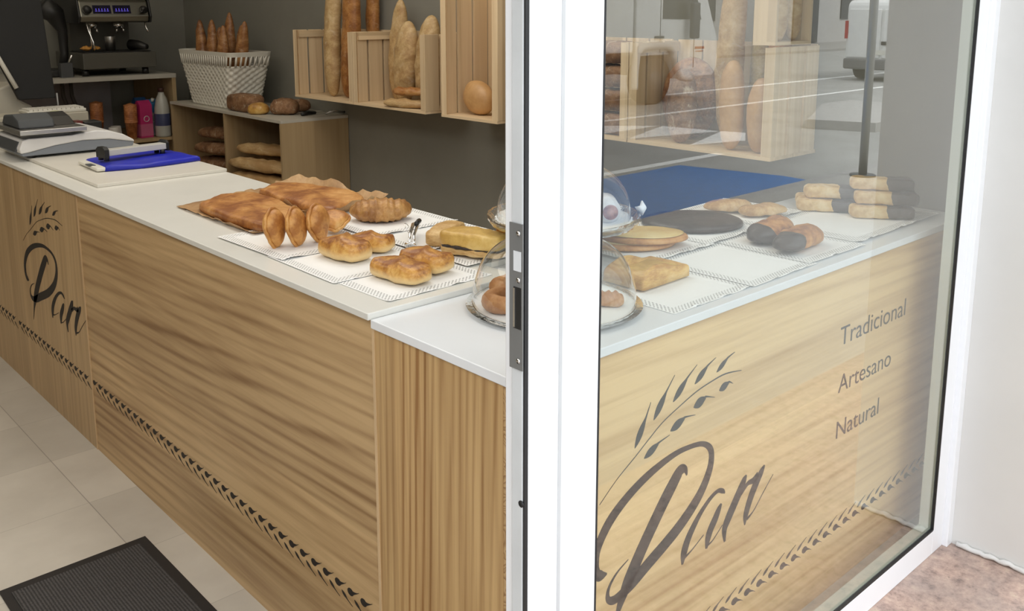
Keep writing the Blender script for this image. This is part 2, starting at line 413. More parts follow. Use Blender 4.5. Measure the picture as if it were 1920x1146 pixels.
# ================================================================== COUNTERS
YSEAM = 3.385; YCOR = 1.576
ctr = thing('shop_counter', 'long pine-fronted shop counter with engraved wheat border, running from the doorway to the back', 'counter', (XC, 3.5, 0))
def P(name, mb, mat, parent=ctr, **k): return obj(name, mb, mat, parent, world=True, **k)
pm = P('front_panel', B(XC + .002, XC + .02, YCOR + .0, YSEAM, 0, .953), W_mid)
pl_ = P('front_panel', B(XC, XC + .02, YSEAM, 6.05, 0, .953), W_left)
P('panel_edge', B(XC - .0015, XC + .002, YSEAM - .004, YSEAM + .001, 0, .953), W_edge)
P('side_panel', B(1.58, 1.60, 1.70, 6.05, 0, .953), W_mid)
P('end_panel', B(XC + .02, 1.58, 6.03, 6.05, 0, .953), W_left)
wc = thing('window_counter', 'pine-fronted counter standing along the shop window, engraved with lettering and wheat', 'counter', (1.9, 1.4, 0))
P('end_panel', B(XC, XC + .02, 1.168, YCOR, 0, .936), W_end, wc)
P('panel_edge', B(XC - .002, XC, YCOR - .009, YCOR - .001, 0, .936), W_edge, wc)
EG = NT('pine_end_grain'); v_ = EG.co((1, 1, 1), (.3, .2, .1)); f_ = EG.noise(v_, 14, 2, .5, .5)
f2_ = EG.math('FRACT', EG.math('MULTIPLY', f_, 16)); EG.bsdf(EG.ramp(f2_, [(.1, (.30, .17, .07)), (.5, (.50, .33, .16)), (.9, (.56, .38, .19))]), .6)
P('edge_batten', B(XC + .001, XC + .02, YS + .011, 1.168, 0, .936), EG.m, wc)
pw = P('front_panel', B(XC + .02, XW - .002, 1.145, 1.163, 0, .936), W_win, wc)
P('side_panel', B(1.70, XW - .01, 1.62, 1.64, 0, .93), W_win, wc)
tag(obj('countertop', MB().prism([(1.045, YCOR), (1.47, YCOR), (1.47, 1.700), (1.72, 1.700), (1.72, 2.88), (1.605, 2.88), (1.605, 6.05), (1.045, 6.05)][::1], lambda u, v, t: (u, v, t), .9535, .9690), WHITE_TOP2, bevel=.002),
    'long white laminate worktop on the counter beside the doorway', 'worktop')
tag(obj('countertop', MB().prism([(1.05, YS), (XW - .003, YS), (XW - .003, 1.65), (1.722, 1.65), (1.722, 1.698), (1.472, 1.698), (1.472, YCOR - .0015), (1.05, YCOR - .0015)], lambda u, v, t: (u, v, t), .9365, .9560), WHITE_TOP, bevel=.002),
    'white laminate worktop on the window counter, its thick edge facing the street', 'worktop')

# engraved lettering ---------------------------------------------------
def catmull(pts, n=8):
    P_ = [pts[0]] + list(pts) + [pts[-1]]; out = []
    for i in range(1, len(P_) - 2):
        a, b, c, d = P_[i-1], P_[i], P_[i+1], P_[i+2]
        for k in range(n):
            t = k / n
            out.append(tuple(.5 * ((2*b[j]) + (-a[j]+c[j])*t + (2*a[j]-5*b[j]+4*c[j]-d[j])*t*t + (-a[j]+3*b[j]-3*c[j]+d[j])*t**3) for j in range(len(a))))
    out.append(tuple(pts[-1])); return out
def stroke(mb, pts, fn, t0, t1):
    """pts (u,v,width) -> variable width ribbon with thickness"""
    q = catmull(pts, 6); L = []; Rr = []
    for i, (u, v, wd) in enumerate(q):
        a = q[max(i-1, 0)]; b = q[min(i+1, len(q)-1)]; dx, dy = b[0]-a[0], b[1]-a[1]; l = math.hypot(dx, dy) or 1
        nx, ny = -dy/l, dx/l; wd = max(wd, .0006)
        L.append((u + nx*wd/2, v + ny*wd/2)); Rr.append((u - nx*wd/2, v - ny*wd/2))
    n = len(q); vs = [fn(*p, t0) for p in L] + [fn(*p, t0) for p in Rr] + [fn(*p, t1) for p in L] + [fn(*p, t1) for p in Rr]
    fs = []
    for i in range(n - 1):
        fs += [(i, i+1, n+i+1, n+i), (2*n+i, 3*n+i, 3*n+i+1, 2*n+i+1), (i, 2*n+i, 2*n+i+1, i+1), (n+i, n+i+1, 3*n+i+1, 3*n+i)]
    fs += [(0, n, 3*n, 2*n), (n-1, 3*n-1, 4*n-1, 2*n-1)][:1]
    mb.add(vs, fs)
# logo in the metres of the window panel
LOGO = [
 [(1.318,.461,.004),(1.300,.464,.022),(1.287,.474,.022),(1.281,.495,.024),(1.288,.530,.024),(1.323,.574,.026),(1.378,.608,.023),(1.445,.633,.020),(1.521,.648,.015),(1.575,.649,.012),(1.631,.640,.012),(1.663,.617,.017),(1.668,.585,.021),(1.656,.553,.025),(1.632,.522,.028),(1.599,.495,.031),(1.552,.467,.032),(1.505,.446,.032),(1.449,.424,.032),(1.400,.403,.030),(1.366,.393,.024),(1.340,.391,.020),(1.323,.402,.013),(1.325,.425,.008),(1.348,.448,.005),(1.385,.464,.0015)],
 [(1.578,.584,.004),(1.571,.600,.016),(1.552,.602,.030),(1.525,.577,.036),(1.495,.546,.037),(1.465,.512,.037),(1.436,.478,.037),(1.408,.442,.038),(1.385,.410,.036),(1.367,.380,.024),(1.352,.350,.012),(1.340,.318,.006),(1.330,.296,.001)],
 [(1.728,.485,.003),(1.718,.494,.012),(1.698,.501,.010),(1.668,.492,.012),(1.635,.471,.015),(1.610,.448,.020),(1.590,.424,.023),(1.578,.397,.023),(1.573,.370,.006)],
 [(1.580,.384,.008),(1.606,.391,.003),(1.650,.411,.002)],
 [(1.716,.463,.006),(1.706,.452,.018),(1.692,.432,.024),(1.676,.413,.024),(1.668,.395,.022),(1.663,.371,.007)],
 [(1.668,.378,.006),(1.687,.382,.003),(1.724,.406,.002)],
 [(1.815,.499,.005),(1.806,.489,.020),(1.790,.467,.027),(1.766,.438,.028),(1.745,.412,.027),(1.733,.390,.020),(1.736,.358,.006)],
 [(1.795,.458,.012),(1.822,.474,.012),(1.846,.474,.016),(1.866,.482,.018)],
 [(1.893,.497,.005),(1.880,.484,.020),(1.861,.464,.026),(1.843,.440,.026),(1.829,.415,.024),(1.820,.391,.020),(1.818,.368,.004)],
 [(1.826,.380,.008),(1.855,.392,.003),(1.891,.423,.0025),(1.934,.458,.0015)],
 [(1.292,.623,.0012),(1.343,.659,.0014),(1.399,.689,.0018),(1.441,.713,.002),(1.487,.737,.002),(1.542,.755,.002),(1.599,.771,.0025),(1.651,.779,.0025),(1.709,.783,.003),(1.773,.774,.0015)]]
def leaf(b, t, awn, wd):
    m = lambda k, s=0: (b[0] + (t[0]-b[0])*k, b[1] + (t[1]-b[1])*k)
    return [(*b, .001), (*m(.14), wd*.55), (*m(.36), wd), (*m(.6), wd*.95), (*m(.85), wd*.45), (*t, .004), (*awn, .001)]
for b, t, a, wd in [((1.397,.708),(1.432,.768),(1.445,.794),.017),((1.456,.751),(1.498,.805),(1.523,.832),.018),((1.520,.772),(1.570,.815),(1.601,.834),.017),
                    ((1.595,.791),(1.642,.822),(1.670,.832),.016),((1.675,.796),(1.718,.820),(1.743,.826),.013),
                    ((1.428,.675),(1.478,.695),(1.512,.700),.018),((1.514,.708),(1.566,.724),(1.601,.718),.020),((1.594,.737),(1.640,.749),(1.672,.738),.022),((1.688,.749),(1.727,.759),(1.741,.751),.018)]:
    LOGO.append(leaf(b, t, a, wd))
def logo(name, fn, mat, parent, t0, t1):
    mb = MB()
    for s in LOGO: stroke(mb, s, fn, t0, t1)
    return obj(name, mb, mat, parent, world=True)
fnR = lambda u, v, t: (u, 1.145 - t, v)
fnL = lambda u, v, t: (XC - t, -(-4.061 + (u - 1.312) * 1.079), v + .034)
logo('engraved_logo', fnR, INK, pw, -.001, .0008)
logo('engraved_logo', fnL, INK_L, pl_, -.001, .0008)
# wheat border
def border(u0, u1, zc, flip, fn, per=.0537):
    mb = MB(); u = u0; s = -1 if flip else 1
    while u < u1:
        ring = [(u + .0125 * math.cos(a) - .002, zc + s * .0088 * math.sin(a) * 1.05) for a in [2*PI*k/14 for k in range(14)]]
        mb.prism(ring, fn, -.001, .0008)
        stroke(mb, [(u + .006, zc - s*.001, .010), (u + .0157, zc - s*.0048, .005), (u + .026, zc - s*.0095, .0018), (u + .034, zc - s*.0148, .001)], fn, -.001, .0009)
        stroke(mb, [(u + .0139, zc + s*.0125, .001), (u + .019, zc + s*.016, .0065), (u + .0255, zc + s*.0195, .0085), (u + .0315, zc + s*.0225, .006), (u + .038, zc + s*.0262, .0028), (u + .059, zc + s*.034, .0008)], fn, -.001, .0008)
        u += per
    return mb
obj('wheat_border', border(1.20, 2.84, .178, False, fnR), INK, pw, world=True)
fl1 = lambda u, v, t: (XC + .002 - t, -u, v)
obj('wheat_border', border(-3.36, -1.60, .264, True, fl1), INK_L, pm, world=True)
fl2 = lambda u, v, t: (XC - t, -u, v)
mb = border(-4.25, -3.44, .262, True, fl2); m2 = border(-4.72, -4.32, .262, True, fl2); mb.add(m2.v, m2.f)
obj('wheat_border', mb, INK_L, pl_, world=True)
def text(s, u0, u1, z, cap, parent, mat):
    c = bpy.data.curves.new('t', 'FONT'); c.body = s; c.extrude = .001; c.size = 1; c.offset = -.006
    o = bpy.data.objects.new('t', c); COL.objects.link(o); bpy.context.view_layer.update()
    me = bpy.data.meshes.new_from_object(o.evaluated_get(bpy.context.evaluated_depsgraph_get())); bpy.data.objects.remove(o)
    xs = [v.co.x for v in me.vertices]; x0, x1 = min(xs), max(xs); k = (u1 - u0) / (x1 - x0); kz = cap / .69
    for v in me.vertices:
        x, y, zz = v.co; v.co = (u0 + (x - x0) * k, 1.145 - (zz / .001) * .0008, z + y * kz)
    return obj('lettering', me, mat, parent, world=True)
text('Tradicional', 2.232, 2.607, .715, .052, pw, INK_L)
text('Artesano', 2.238, 2.537, .581, .050, pw, INK_L)
text('Natural', 2.243, 2.482, .449, .050, pw, INK_L)

# ================================================================== BAKERY SHAPES
def nz(p, s, seed=0, o=3):
    return noise.fractal(Vector((p[0]*s + seed*3.1, p[1]*s + seed*1.7, p[2]*s - seed)), 1.0, 2.0, o)
def loaf(L, W, H, e=2.0, ee=2.4, n=34, m=22, bend=0, flat=.45, amp=.02, ns=14, seed=0, slash=0, slamp=.10, slang=1.0, taper=0, mi=0):
    """long bread along local x, resting on z=0. e: end roundness, ee: cross-section squareness"""
    vs = []
    for i in range(n + 1):
        t = -math.cos(PI * i / n); t = t * .55 + (2 * i / n - 1) * .45
        k = max(0.0, 1 - abs(t) ** e) ** (1 / 2.0); k *= (1 - taper * (t + 1) / 2)
        for j in range(m):
            a = 2 * PI * j / m; ca, sa = math.cos(a), math.sin(a)
            cy = math.copysign(abs(ca) ** (2 / ee), ca); cz = math.copysign(abs(sa) ** (2 / ee), sa)
            y = cy * W / 2 * k; z = cz * H / 2 * k
            if cz < 0: z *= (1 - flat)
            if slash and sa > 0:
                ph = (t * slash + ca * slang * .5) ; s = math.cos(PI * 2 * ph)
                z += H * slamp * k * max(0, sa) * (s ** 3 if s > 0 else s * .45)
            x = t * L / 2; d = nz((x, y, z), ns, seed) * amp * k
            y += bend * (t * t - .33)
            vs.append((x, y + d * ca * 1.0, z + d * sa))
    zmin = min(v[2] for v in vs); cut = zmin + H * .05
    vs = [(x, y, max(z, cut) - cut) for x, y, z in vs]
    fs = [(i*m+j, i*m+(j+1) % m, (i+1)*m+(j+1) % m, (i+1)*m+j) for i in range(n) for j in range(m)]
    mb = MB(); mb.add(vs, fs, mi, True); mb.add([], []); return mb
def pillow(outline, top, bot=0, rings=8, pw=2.2, amp=.0, ns=20, seed=0, zfn=None, mi=0, rim=0):
    """closed puffed shape from a 2-D outline; sits on z=0"""
    n = len(outline); cx = sum(p[0] for p in outline) / n; cy = sum(p[1] for p in outline) / n
    vs = []
    def ring(r, z): 
        for x, y in outline:
            X, Y = cx + (x - cx) * r, cy + (y - cy) * r; d = nz((X, Y, z), ns, seed) * amp
            vs.append((X, Y, z + (d if z > top * .2 else 0) + (zfn(X - cx, Y - cy) if zfn and z > top * .2 else 0)))
    ring(.92, 0)
    for i in range(rings + 1):
        a = i / rings; r = 1 - (a ** pw) if i else 1
        r = math.cos(a * PI / 2) ** (2 / pw) if i < rings else .02
        z = top * math.sin(a * PI / 2) ** (2 / pw) + (rim * math.sin(min(1, a * 1.6) * PI) if rim else 0)
        ring(r, max(z, top * .06))
    k = len(vs) // n; fs = [(i*n+j, i*n+(j+1) % n, (i+1)*n+(j+1) % n, (i+1)*n+j) for i in range(k-1) for j in range(n)]
    fs += [tuple(range(n))[::-1], tuple(range((k-1)*n, k*n))]
    mb = MB(); mb.add(vs, fs, mi, True); return mb
def ell(a, b, n=36, w=0, k=5, seed=0):
    return [(a*math.cos(t)*(1+w*math.sin(k*t+seed)), b*math.sin(t)*(1+w*math.sin(k*t+seed))) for t in [2*PI*i/n for i in range(n)]]
def rrect(L, W, r=.01, n=6, sub=6):
    pts = []
    for (sx_, sy_), a0 in (((1, 1), 0), ((-1, 1), 90), ((-1, -1), 180), ((1, -1), 270)):
        for i in range(n + 1):
            a = R(a0 + 90 * i / n); pts.append((sx_*(L/2 - r) + r*math.cos(a), sy_*(W/2 - r) + r*math.sin(a)))
    out = []
    for i in range(len(pts)):
        a, b = pts[i], pts[(i+1) % len(pts)]; d = math.hypot(b[0]-a[0], b[1]-a[1]); s = max(1, int(d / .012))
        for k in range(s): out.append((a[0]+(b[0]-a[0])*k/s, a[1]+(b[1]-a[1])*k/s))
    return out
def item(name, mb, mat, label, cat, loc, rot=(0, 0, 0), group=None):
    o = obj(name, mb, mat, loc=loc, rot=rot); return tag(o, label, cat, group)

C_gold = crust('crust_golden', (.26, .085, .018), (.60, .29, .065), (.80, .50, .16), 26, zfade=.38, zlight=(.78, .56, .26), rough=.38)
C_turn = crust('crust_turnover', (.38, .145, .032), (.62, .30, .08), (.72, .42, .14), 18, rough=.45)
C_pie = crust('crust_pie', (.27, .095, .028), (.50, .225, .065), (.66, .36, .13), 15, rough=.4)
C_crois = crust('crust_croissant', (.30, .13, .035), (.48, .245, .075), (.60, .36, .14), 30, rough=.42, stretch=(1, 2.5, 1))
C_puff = crust('crust_puff', (.50, .29, .10), (.68, .46, .20), (.78, .60, .32), 26, rough=.5, stretch=(1, 1, 4))
C_cream = crust('crust_cream', (.54, .32, .075), (.70, .46, .13), (.78, .57, .22), 16, rough=.4)
C_choux = crust('crust_choux', (.42, .23, .085), (.60, .38, .17), (.70, .50, .27), 24, rough=.55)
C_bag = crust('crust_baguette', (.26, .10, .028), (.44, .20, .06), (.60, .34, .13), 16, flour=.35, rough=.38, stretch=(.6, 1.4, 1.4))
C_bag2 = crust('crust_baguette_pale', (.40, .24, .10), (.56, .38, .18), (.68, .51, .28), 16, flour=.5, rough=.5, stretch=(.6, 1.4, 1.4), seed=4)
C_dark = crust('crust_dark_rye', (.14, .065, .028), (.24, .12, .055), (.36, .21, .11), 26, flour=.55, rough=.7, seed=2, bump=.5)
C_bun = crust('crust_smooth_bun', (.50, .28, .11), (.62, .37, .16), (.68, .43, .20), 6, rough=.4, bump=.08)
C_brio = crust('crust_brioche', (.36, .17, .04), (.60, .35, .09), (.72, .50, .18), 10, rough=.3, bump=.1)
C_donut = crust('crust_doughnut', (.40, .17, .055), (.52, .255, .095), (.62, .38, .2), 30, flour=.35, rough=.6)
C_green = crust('crust_sesame_baguette', (.40, .27, .08), (.56, .42, .16), (.66, .53, .25), 22, flour=.2, rough=.5, seed=9, stretch=(.5, 1.2, 1.2))

# ------------------------------------------------------------------ doilies
ZM, ZS = .9690, .9560
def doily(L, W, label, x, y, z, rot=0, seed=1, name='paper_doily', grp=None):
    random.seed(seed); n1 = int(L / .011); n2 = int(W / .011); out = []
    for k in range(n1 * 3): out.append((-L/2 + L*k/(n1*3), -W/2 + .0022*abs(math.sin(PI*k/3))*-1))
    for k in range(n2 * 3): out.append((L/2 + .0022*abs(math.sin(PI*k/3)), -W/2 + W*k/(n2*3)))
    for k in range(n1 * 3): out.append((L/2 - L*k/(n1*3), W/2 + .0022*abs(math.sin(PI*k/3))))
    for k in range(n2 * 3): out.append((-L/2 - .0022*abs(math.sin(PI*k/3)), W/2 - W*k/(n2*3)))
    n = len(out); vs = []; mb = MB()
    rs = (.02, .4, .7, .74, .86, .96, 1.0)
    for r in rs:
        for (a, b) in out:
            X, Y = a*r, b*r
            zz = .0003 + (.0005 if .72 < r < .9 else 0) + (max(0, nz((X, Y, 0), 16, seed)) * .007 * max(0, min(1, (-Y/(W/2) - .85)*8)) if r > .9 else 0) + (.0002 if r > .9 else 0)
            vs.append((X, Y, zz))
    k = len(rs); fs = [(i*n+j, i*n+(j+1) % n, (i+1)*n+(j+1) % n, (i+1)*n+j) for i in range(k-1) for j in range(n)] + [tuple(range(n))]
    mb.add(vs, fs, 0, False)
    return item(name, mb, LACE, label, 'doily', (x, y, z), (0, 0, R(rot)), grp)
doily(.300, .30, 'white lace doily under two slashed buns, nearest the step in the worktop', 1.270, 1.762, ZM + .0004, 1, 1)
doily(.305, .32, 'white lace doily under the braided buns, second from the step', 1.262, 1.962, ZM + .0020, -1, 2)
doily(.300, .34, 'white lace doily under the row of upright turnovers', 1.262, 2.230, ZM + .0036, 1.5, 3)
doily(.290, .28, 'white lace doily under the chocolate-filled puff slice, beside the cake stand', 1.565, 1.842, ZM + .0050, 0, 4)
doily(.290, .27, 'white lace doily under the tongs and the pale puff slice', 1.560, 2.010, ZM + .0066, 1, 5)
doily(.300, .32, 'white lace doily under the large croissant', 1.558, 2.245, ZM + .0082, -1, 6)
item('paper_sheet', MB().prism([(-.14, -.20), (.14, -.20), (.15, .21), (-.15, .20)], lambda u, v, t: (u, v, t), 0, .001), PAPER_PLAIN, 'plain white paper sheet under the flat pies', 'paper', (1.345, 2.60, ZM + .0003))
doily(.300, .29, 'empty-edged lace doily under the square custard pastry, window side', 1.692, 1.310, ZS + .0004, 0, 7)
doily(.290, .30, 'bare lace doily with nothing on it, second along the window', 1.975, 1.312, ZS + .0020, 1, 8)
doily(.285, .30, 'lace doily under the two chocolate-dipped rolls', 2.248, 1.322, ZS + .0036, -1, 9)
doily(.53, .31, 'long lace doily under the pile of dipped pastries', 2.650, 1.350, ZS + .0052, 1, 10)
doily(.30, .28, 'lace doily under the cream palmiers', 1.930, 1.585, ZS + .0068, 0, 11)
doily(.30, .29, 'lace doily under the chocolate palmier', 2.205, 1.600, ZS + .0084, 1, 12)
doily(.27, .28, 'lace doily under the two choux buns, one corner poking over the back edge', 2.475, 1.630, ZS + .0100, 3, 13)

# ------------------------------------------------------------------ pies in parchment
def flatpie(name, pts, th, z, mat, label, cat, seed):
    cx = sum(p[0] for p in pts)/len(pts); cy = sum(p[1] for p in pts)/len(pts)
    q = catmull(list(pts) + [pts[0]], 7)[:-1]; q = [(a-cx, b-cy) for a, b in q]
    area_ = sum(q[i][0]*q[(i+1) % len(q)][1]-q[(i+1) % len(q)][0]*q[i][1] for i in range(len(q)))
    if area_ < 0: q = q[::-1]
    return item(name, pillow(q, th, rings=9, pw=5.5, amp=.006, ns=16, seed=seed), mat, label, cat, (cx, cy, z))
flatpie('flat_pie', [(1.265,2.80),(1.335,2.835),(1.410,2.80),(1.425,2.65),(1.405,2.50),(1.385,2.42),(1.300,2.365),(1.225,2.345),(1.200,2.50),(1.205,2.68),(1.225,2.77)], .030, .9745, C_pie, 'flat golden-brown pie in parchment at the outer edge of the worktop', 'pie', 3)
flatpie('flat_pie', [(1.445,2.80),(1.52,2.86),(1.590,2.82),(1.635,2.68),(1.660,2.56),(1.63,2.46),(1.55,2.42),(1.465,2.39),(1.440,2.47),(1.435,2.63)], .033, .9775, C_pie, 'flat golden-brown pie in parchment at the staff side of the worktop', 'pie', 8)
def sheet(name, quad, z, label, seed, curl=.02, lift=.01, n=22):
    vs = []; (a, b, c, d) = [Vector((*p, 0)) for p in quad]; ctr_ = (a+b+c+d)/4
    for i in range(n + 1):
        for j in range(n + 1):
            u, v = i/n, j/n; p = a*(1-u)*(1-v) + b*u*(1-v) + c*u*v + d*(1-u)*v
            e = max(abs(u-.5), abs(v-.5))*2; h = z + abs(nz((p.x, p.y, 0), 14, seed)) * lift * max(0, e-.80) * 5 + curl * max(0, e-.90)/.10 * (1 if u > .5 or v < .5 else .3) * (.5 + .5*nz((p.x, p.y, 1), 9, seed))
            vs.append((p.x - ctr_.x, p.y - ctr_.y, max(h - z, 0)))
    fs = [(i*(n+1)+j, (i+1)*(n+1)+j, (i+1)*(n+1)+j+1, i*(n+1)+j+1) for i in range(n) for j in range(n)]
    mb = MB(); mb.add(vs, fs, 0, True); o = item(name, mb, PARCH, label, 'baking paper', (ctr_.x, ctr_.y, z))
    m_ = o.modifiers.new('thick', 'SOLIDIFY'); m_.thickness = .0008; return o
sheet('baking_parchment', [(1.185, 2.34), (1.43, 2.34), (1.435, 2.88), (1.190, 2.86)], ZM + .0022, 'brown baking parchment under the outer flat pie, curling at its end', 4, .022, .012)
sheet('baking_parchment', [(1.415, 2.345), (1.71, 2.44), (1.68, 2.93), (1.440, 2.90)], ZM + .0026, 'brown baking parchment under the inner flat pie, its edge turned up', 7, .05, .012)

# ------------------------------------------------------------------ long counter pastries
# upright half-moon turnovers leaning in a row
def turnover(seed, Rr=.047, th=.026):
    out = []
    for k in range(30):
        t = 2*PI*k/30; x = math.cos(t)*Rr*.98; y = math.sin(t)*Rr*.98
        x *= (1 - .30*max(0, -math.sin(t))); out.append((x, y + (-.010*max(0, -math.sin(t))**4)))
    a = pillow(out, th, rings=7, pw=2.6, amp=.004, seed=seed)
    b = pillow(out, th*.7, rings=7, pw=2.6, amp=.004, seed=seed+5)
    mb = MB(); mb.add(a.v, a.f, 0, True); nv = [(x, y, -z) for x, y, z in b.v]; mb.add(nv, b.f, 0, True)
    # crimped seam
    ring = [(x*1.03, y*1.03, .0015*math.sin(k*1.9)) for k, (x, y) in enumerate(out)]
    mb.tube(ring + [ring[0]], .0045, 7); return mb
random.seed(2)
for k, (x, y, rz, lab) in enumerate([(1.168, 2.190, 34, 'half-moon turnover at the outer end of the upright row'), (1.216, 2.164, 36, 'half-moon turnover in the middle of the upright row'), (1.279, 2.160, 34, 'half-moon turnover at the inner end of the upright row')]):
    item('turnover', turnover(k + 1), C_turn, lab, 'turnover', (x, y, ZM + .0060 + .0535), (R(84), R((8, 3, -6)[k]), R(rz)))
item('turnover', turnover(9, .042, .022), C_turn, 'turnover lying flat behind the upright row, under the big croissant', 'turnover', (1.372, 2.222, ZM + .038), (R(20), R(-6), R(-30)))
# croissant with bands
def croissant(L, W, H, seed=1, segs=5):
    n = 44; m = 20; vs = []
    for i in range(n + 1):
        t = 2*i/n - 1; k = max(0, 1 - abs(t)**2.2)**.5
        saw = (abs(t) * segs) % 1.0; k *= .86 + .16 * saw
        for j in range(m):
            a = 2*PI*j/m; y = math.cos(a)*W/2*k; z = math.sin(a)*H/2*k * (1 if math.sin(a) > 0 else .6)
            d = nz((t, y*9, z*9), 3, seed)*.004
            vs.append((t*L/2, y + .035*t*t + d*math.cos(a), z + d*math.sin(a)))
    zc = min(v[2] for v in vs) + H*.06; vs = [(x, y, max(z, zc) - zc) for x, y, z in vs]
    mb = MB(); mb.add(vs, [(i*m+j, i*m+(j+1) % m, (i+1)*m+(j+1) % m, (i+1)*m+j) for i in range(n) for j in range(m)], 0, True); return mb
item('croissant', croissant(.185, .112, .092, 2), C_crois, 'large ridged golden croissant on the staff-side doily', 'croissant', (1.535, 2.228, ZM + .0105), (0, 0, R(-32)))
# slashed buns (two pairs)
def sbun(L, W, H, seed): return loaf(L, W, H, e=6, ee=3.0, flat=.35, amp=.008, ns=10, seed=seed, slash=.85, slamp=.09, slang=.9, n=44, m=26)
item('slashed_bun', sbun(.155, .084, .066, 1), C_gold, 'shiny browned bun with folded top, outer one of the pair on the middle doily', 'bun', (1.247, 1.975, ZM + .0045), (0, 0, R(-84)))
item('slashed_bun', sbun(.125, .076, .056, 2), C_gold, 'shiny browned bun half hidden behind its neighbour on the middle doily', 'bun', (1.340, 1.992, ZM + .0045), (0, 0, R(-66)))
item('slashed_bun', sbun(.170, .080, .056, 3), C_gold, 'long golden bun, outer one of the pair nearest the step in the worktop', 'bun', (1.243, 1.728, ZM + .0030), (0, 0, R(-86)))
item('slashed_bun', sbun(.140, .082, .060, 4), C_gold, 'long golden bun, inner one of the pair nearest the step in the worktop', 'bun', (1.332, 1.748, ZM + .0030), (0, 0, R(-78)))
# puff slices
def puff(L, W, H, seed, wave=.004):
    return loaf(L, W, H, e=9, ee=5, flat=.1, amp=.006, ns=18, seed=seed, slash=.7, slamp=.06, slang=.3, n=36, m=28)
item('puff_slice', puff(.150, .070, .044, 3), C_puff, 'pale flaky puff slice with the metal tongs lying against it', 'pastry', (1.530, 1.922, ZM + .0085), (0, R(-2), R(27)))
cp = thing('filled_puff_slice', 'golden puff slice showing a dark chocolate filling line along its side', 'pastry', (1.495, 1.760, ZM + .0072), R(-72))
obj('bottom_crust', puff(.185, .078, .020, 5), C_puff, cp)
obj('chocolate_filling', loaf(.176, .081, .010, e=9, ee=4, flat=.1, amp=.006, ns=40, seed=4), CHOC, cp, loc=(0, 0, .016))
obj('top_crust', puff(.188, .080, .044, 6), C_cream, cp, loc=(0, 0, .021))
cp = thing('filled_puff_slice', 'browned puff slice half hidden behind the door frame, beside the cake stand', 'pastry', (1.610, 1.712, ZM + .0072), R(-72))
obj('bottom_crust', puff(.13, .060, .020, 7), C_puff, cp)
obj('top_crust', puff(.13, .062, .050, 8), C_gold, cp, loc=(0, 0, .018))
# tongs lying on the puff slice
tg = thing('serving_tongs', 'small silver serving tongs resting on a lace doily beside the puff slice', 'tongs', (1.47, 1.98, ZM + .009), R(42))
mb = MB()
mb.tube([(-.075, 0, .012), (-.03, .006, .026), (.04, .012, .034), (.085, .004, .030)], [.003, .004, .0055, .004], 8)
obj('arm', mb, CHROME, tg)
mb = MB(); mb.tube([(-.072, -.012, .008), (-.03, -.004, .020), (.04, .002, .026), (.085, .004, .028)], [.003, .004, .005, .004], 8); obj('arm', mb, CHROME, tg)
mb = MB(); mb.lathe([(.0001, .001), (.012, 0), (.017, .004), (.014, .007), (.0001, .008)], n=18); obj('scoop', mb, CHROME, tg, loc=(-.082, -.004, .003), rot=(0, R(50), 0))
mb = MB(); mb.tube([(.016*math.cos(t), .016*math.sin(t), 0) for t in [2*PI*k/20 for k in range(21)]], .0012, 6); obj('ring', mb, CHROME, tg, loc=(-.010, .016, .034), rot=(R(60), 0, 0))
mb = MB(); mb.tube([(.045, .006, .034), (.088, .004, .034)], [.006, .007], 8); obj('grip', mb, BLACKP, tg)

# ------------------------------------------------------------------ window counter pastries
cp = thing('custard_pastry', 'square puff pastry with raised rim and yellow custard centre', 'pastry', (1.695, 1.366, ZS + .0042), R(2))
o = obj('crust', pillow(rrect(.185, .122, .008), .036, rings=8, pw=7, amp=.003, seed=2, zfn=lambda x, y: (-.011 if abs(x) < .070 and abs(y) < .040 else .006 + .010*math.sin(x*34+2.4))), crust('custard_crust', (.50, .25, .06), (.68, .41, .12), (.76, .53, .22), 20, stretch=(1, 1, 3)), cp)
obj('custard', pillow(rrect(.150, .090, .012), .006, rings=5, pw=4, amp=.002, seed=4), C_cream, cp, loc=(-.002, 0, .0245))
for k, (x, y, z, rz, lb) in enumerate([(1.900, 1.590, .0112, -38, 'lower pale oval palmier with browned rim, mostly covered'), (1.925, 1.568, .0285, -44, 'upper pale oval palmier with browned rim, just right of the cake stand')]):
    cp = thing('cream_palmier', lb, 'palmier', (x, y, ZS + z), R(rz))
    obj('pastry', pillow(ell(.122, .083, 44, .015, 3), .0165, rings=7, pw=4, amp=.0015, seed=k), crust('palmier_rim', (.36, .14, .04), (.54, .26, .08), (.66, .38, .15), 16), cp)
    obj('glaze', pillow(ell(.110, .072, 40, .02, 4), .003, rings=4, pw=3, amp=.0015, seed=k+3), crust('palmier_glaze', (.64, .42, .14), (.74, .56, .24), (.80, .65, .34), 10, rough=.3), cp, loc=(0, 0, .0150))
item('chocolate_palmier', pillow(ell(.146, .125, 48, .02, 2, 1), .024, rings=8, pw=4, amp=.004, ns=12, seed=5), CHOC, 'flat oval palmier fully coated in dark chocolate', 'palmier', (2.212, 1.618, ZS + .0125), (0, 0, R(-42)))
item('choux_bun', loaf(.155, .085, .050, e=2.2, ee=2.2, flat=.5, amp=.008, ns=16, seed=2), C_choux, 'sugared golden choux bun, the rear one of two', 'bun', (2.437, 1.650, ZS + .0135), (0, 0, R(-36)))
item('choux_bun', loaf(.155, .080, .048, e=2.2, ee=2.2, flat=.5, amp=.008, ns=16, seed=5), C_choux, 'sugared golden choux bun, the front one of two', 'bun', (2.462, 1.540, ZS + .0135), (0, 0, R(-32)))
NAPC = ((.26, .10, .03), (.44, .19, .055), (.56, .28, .09))
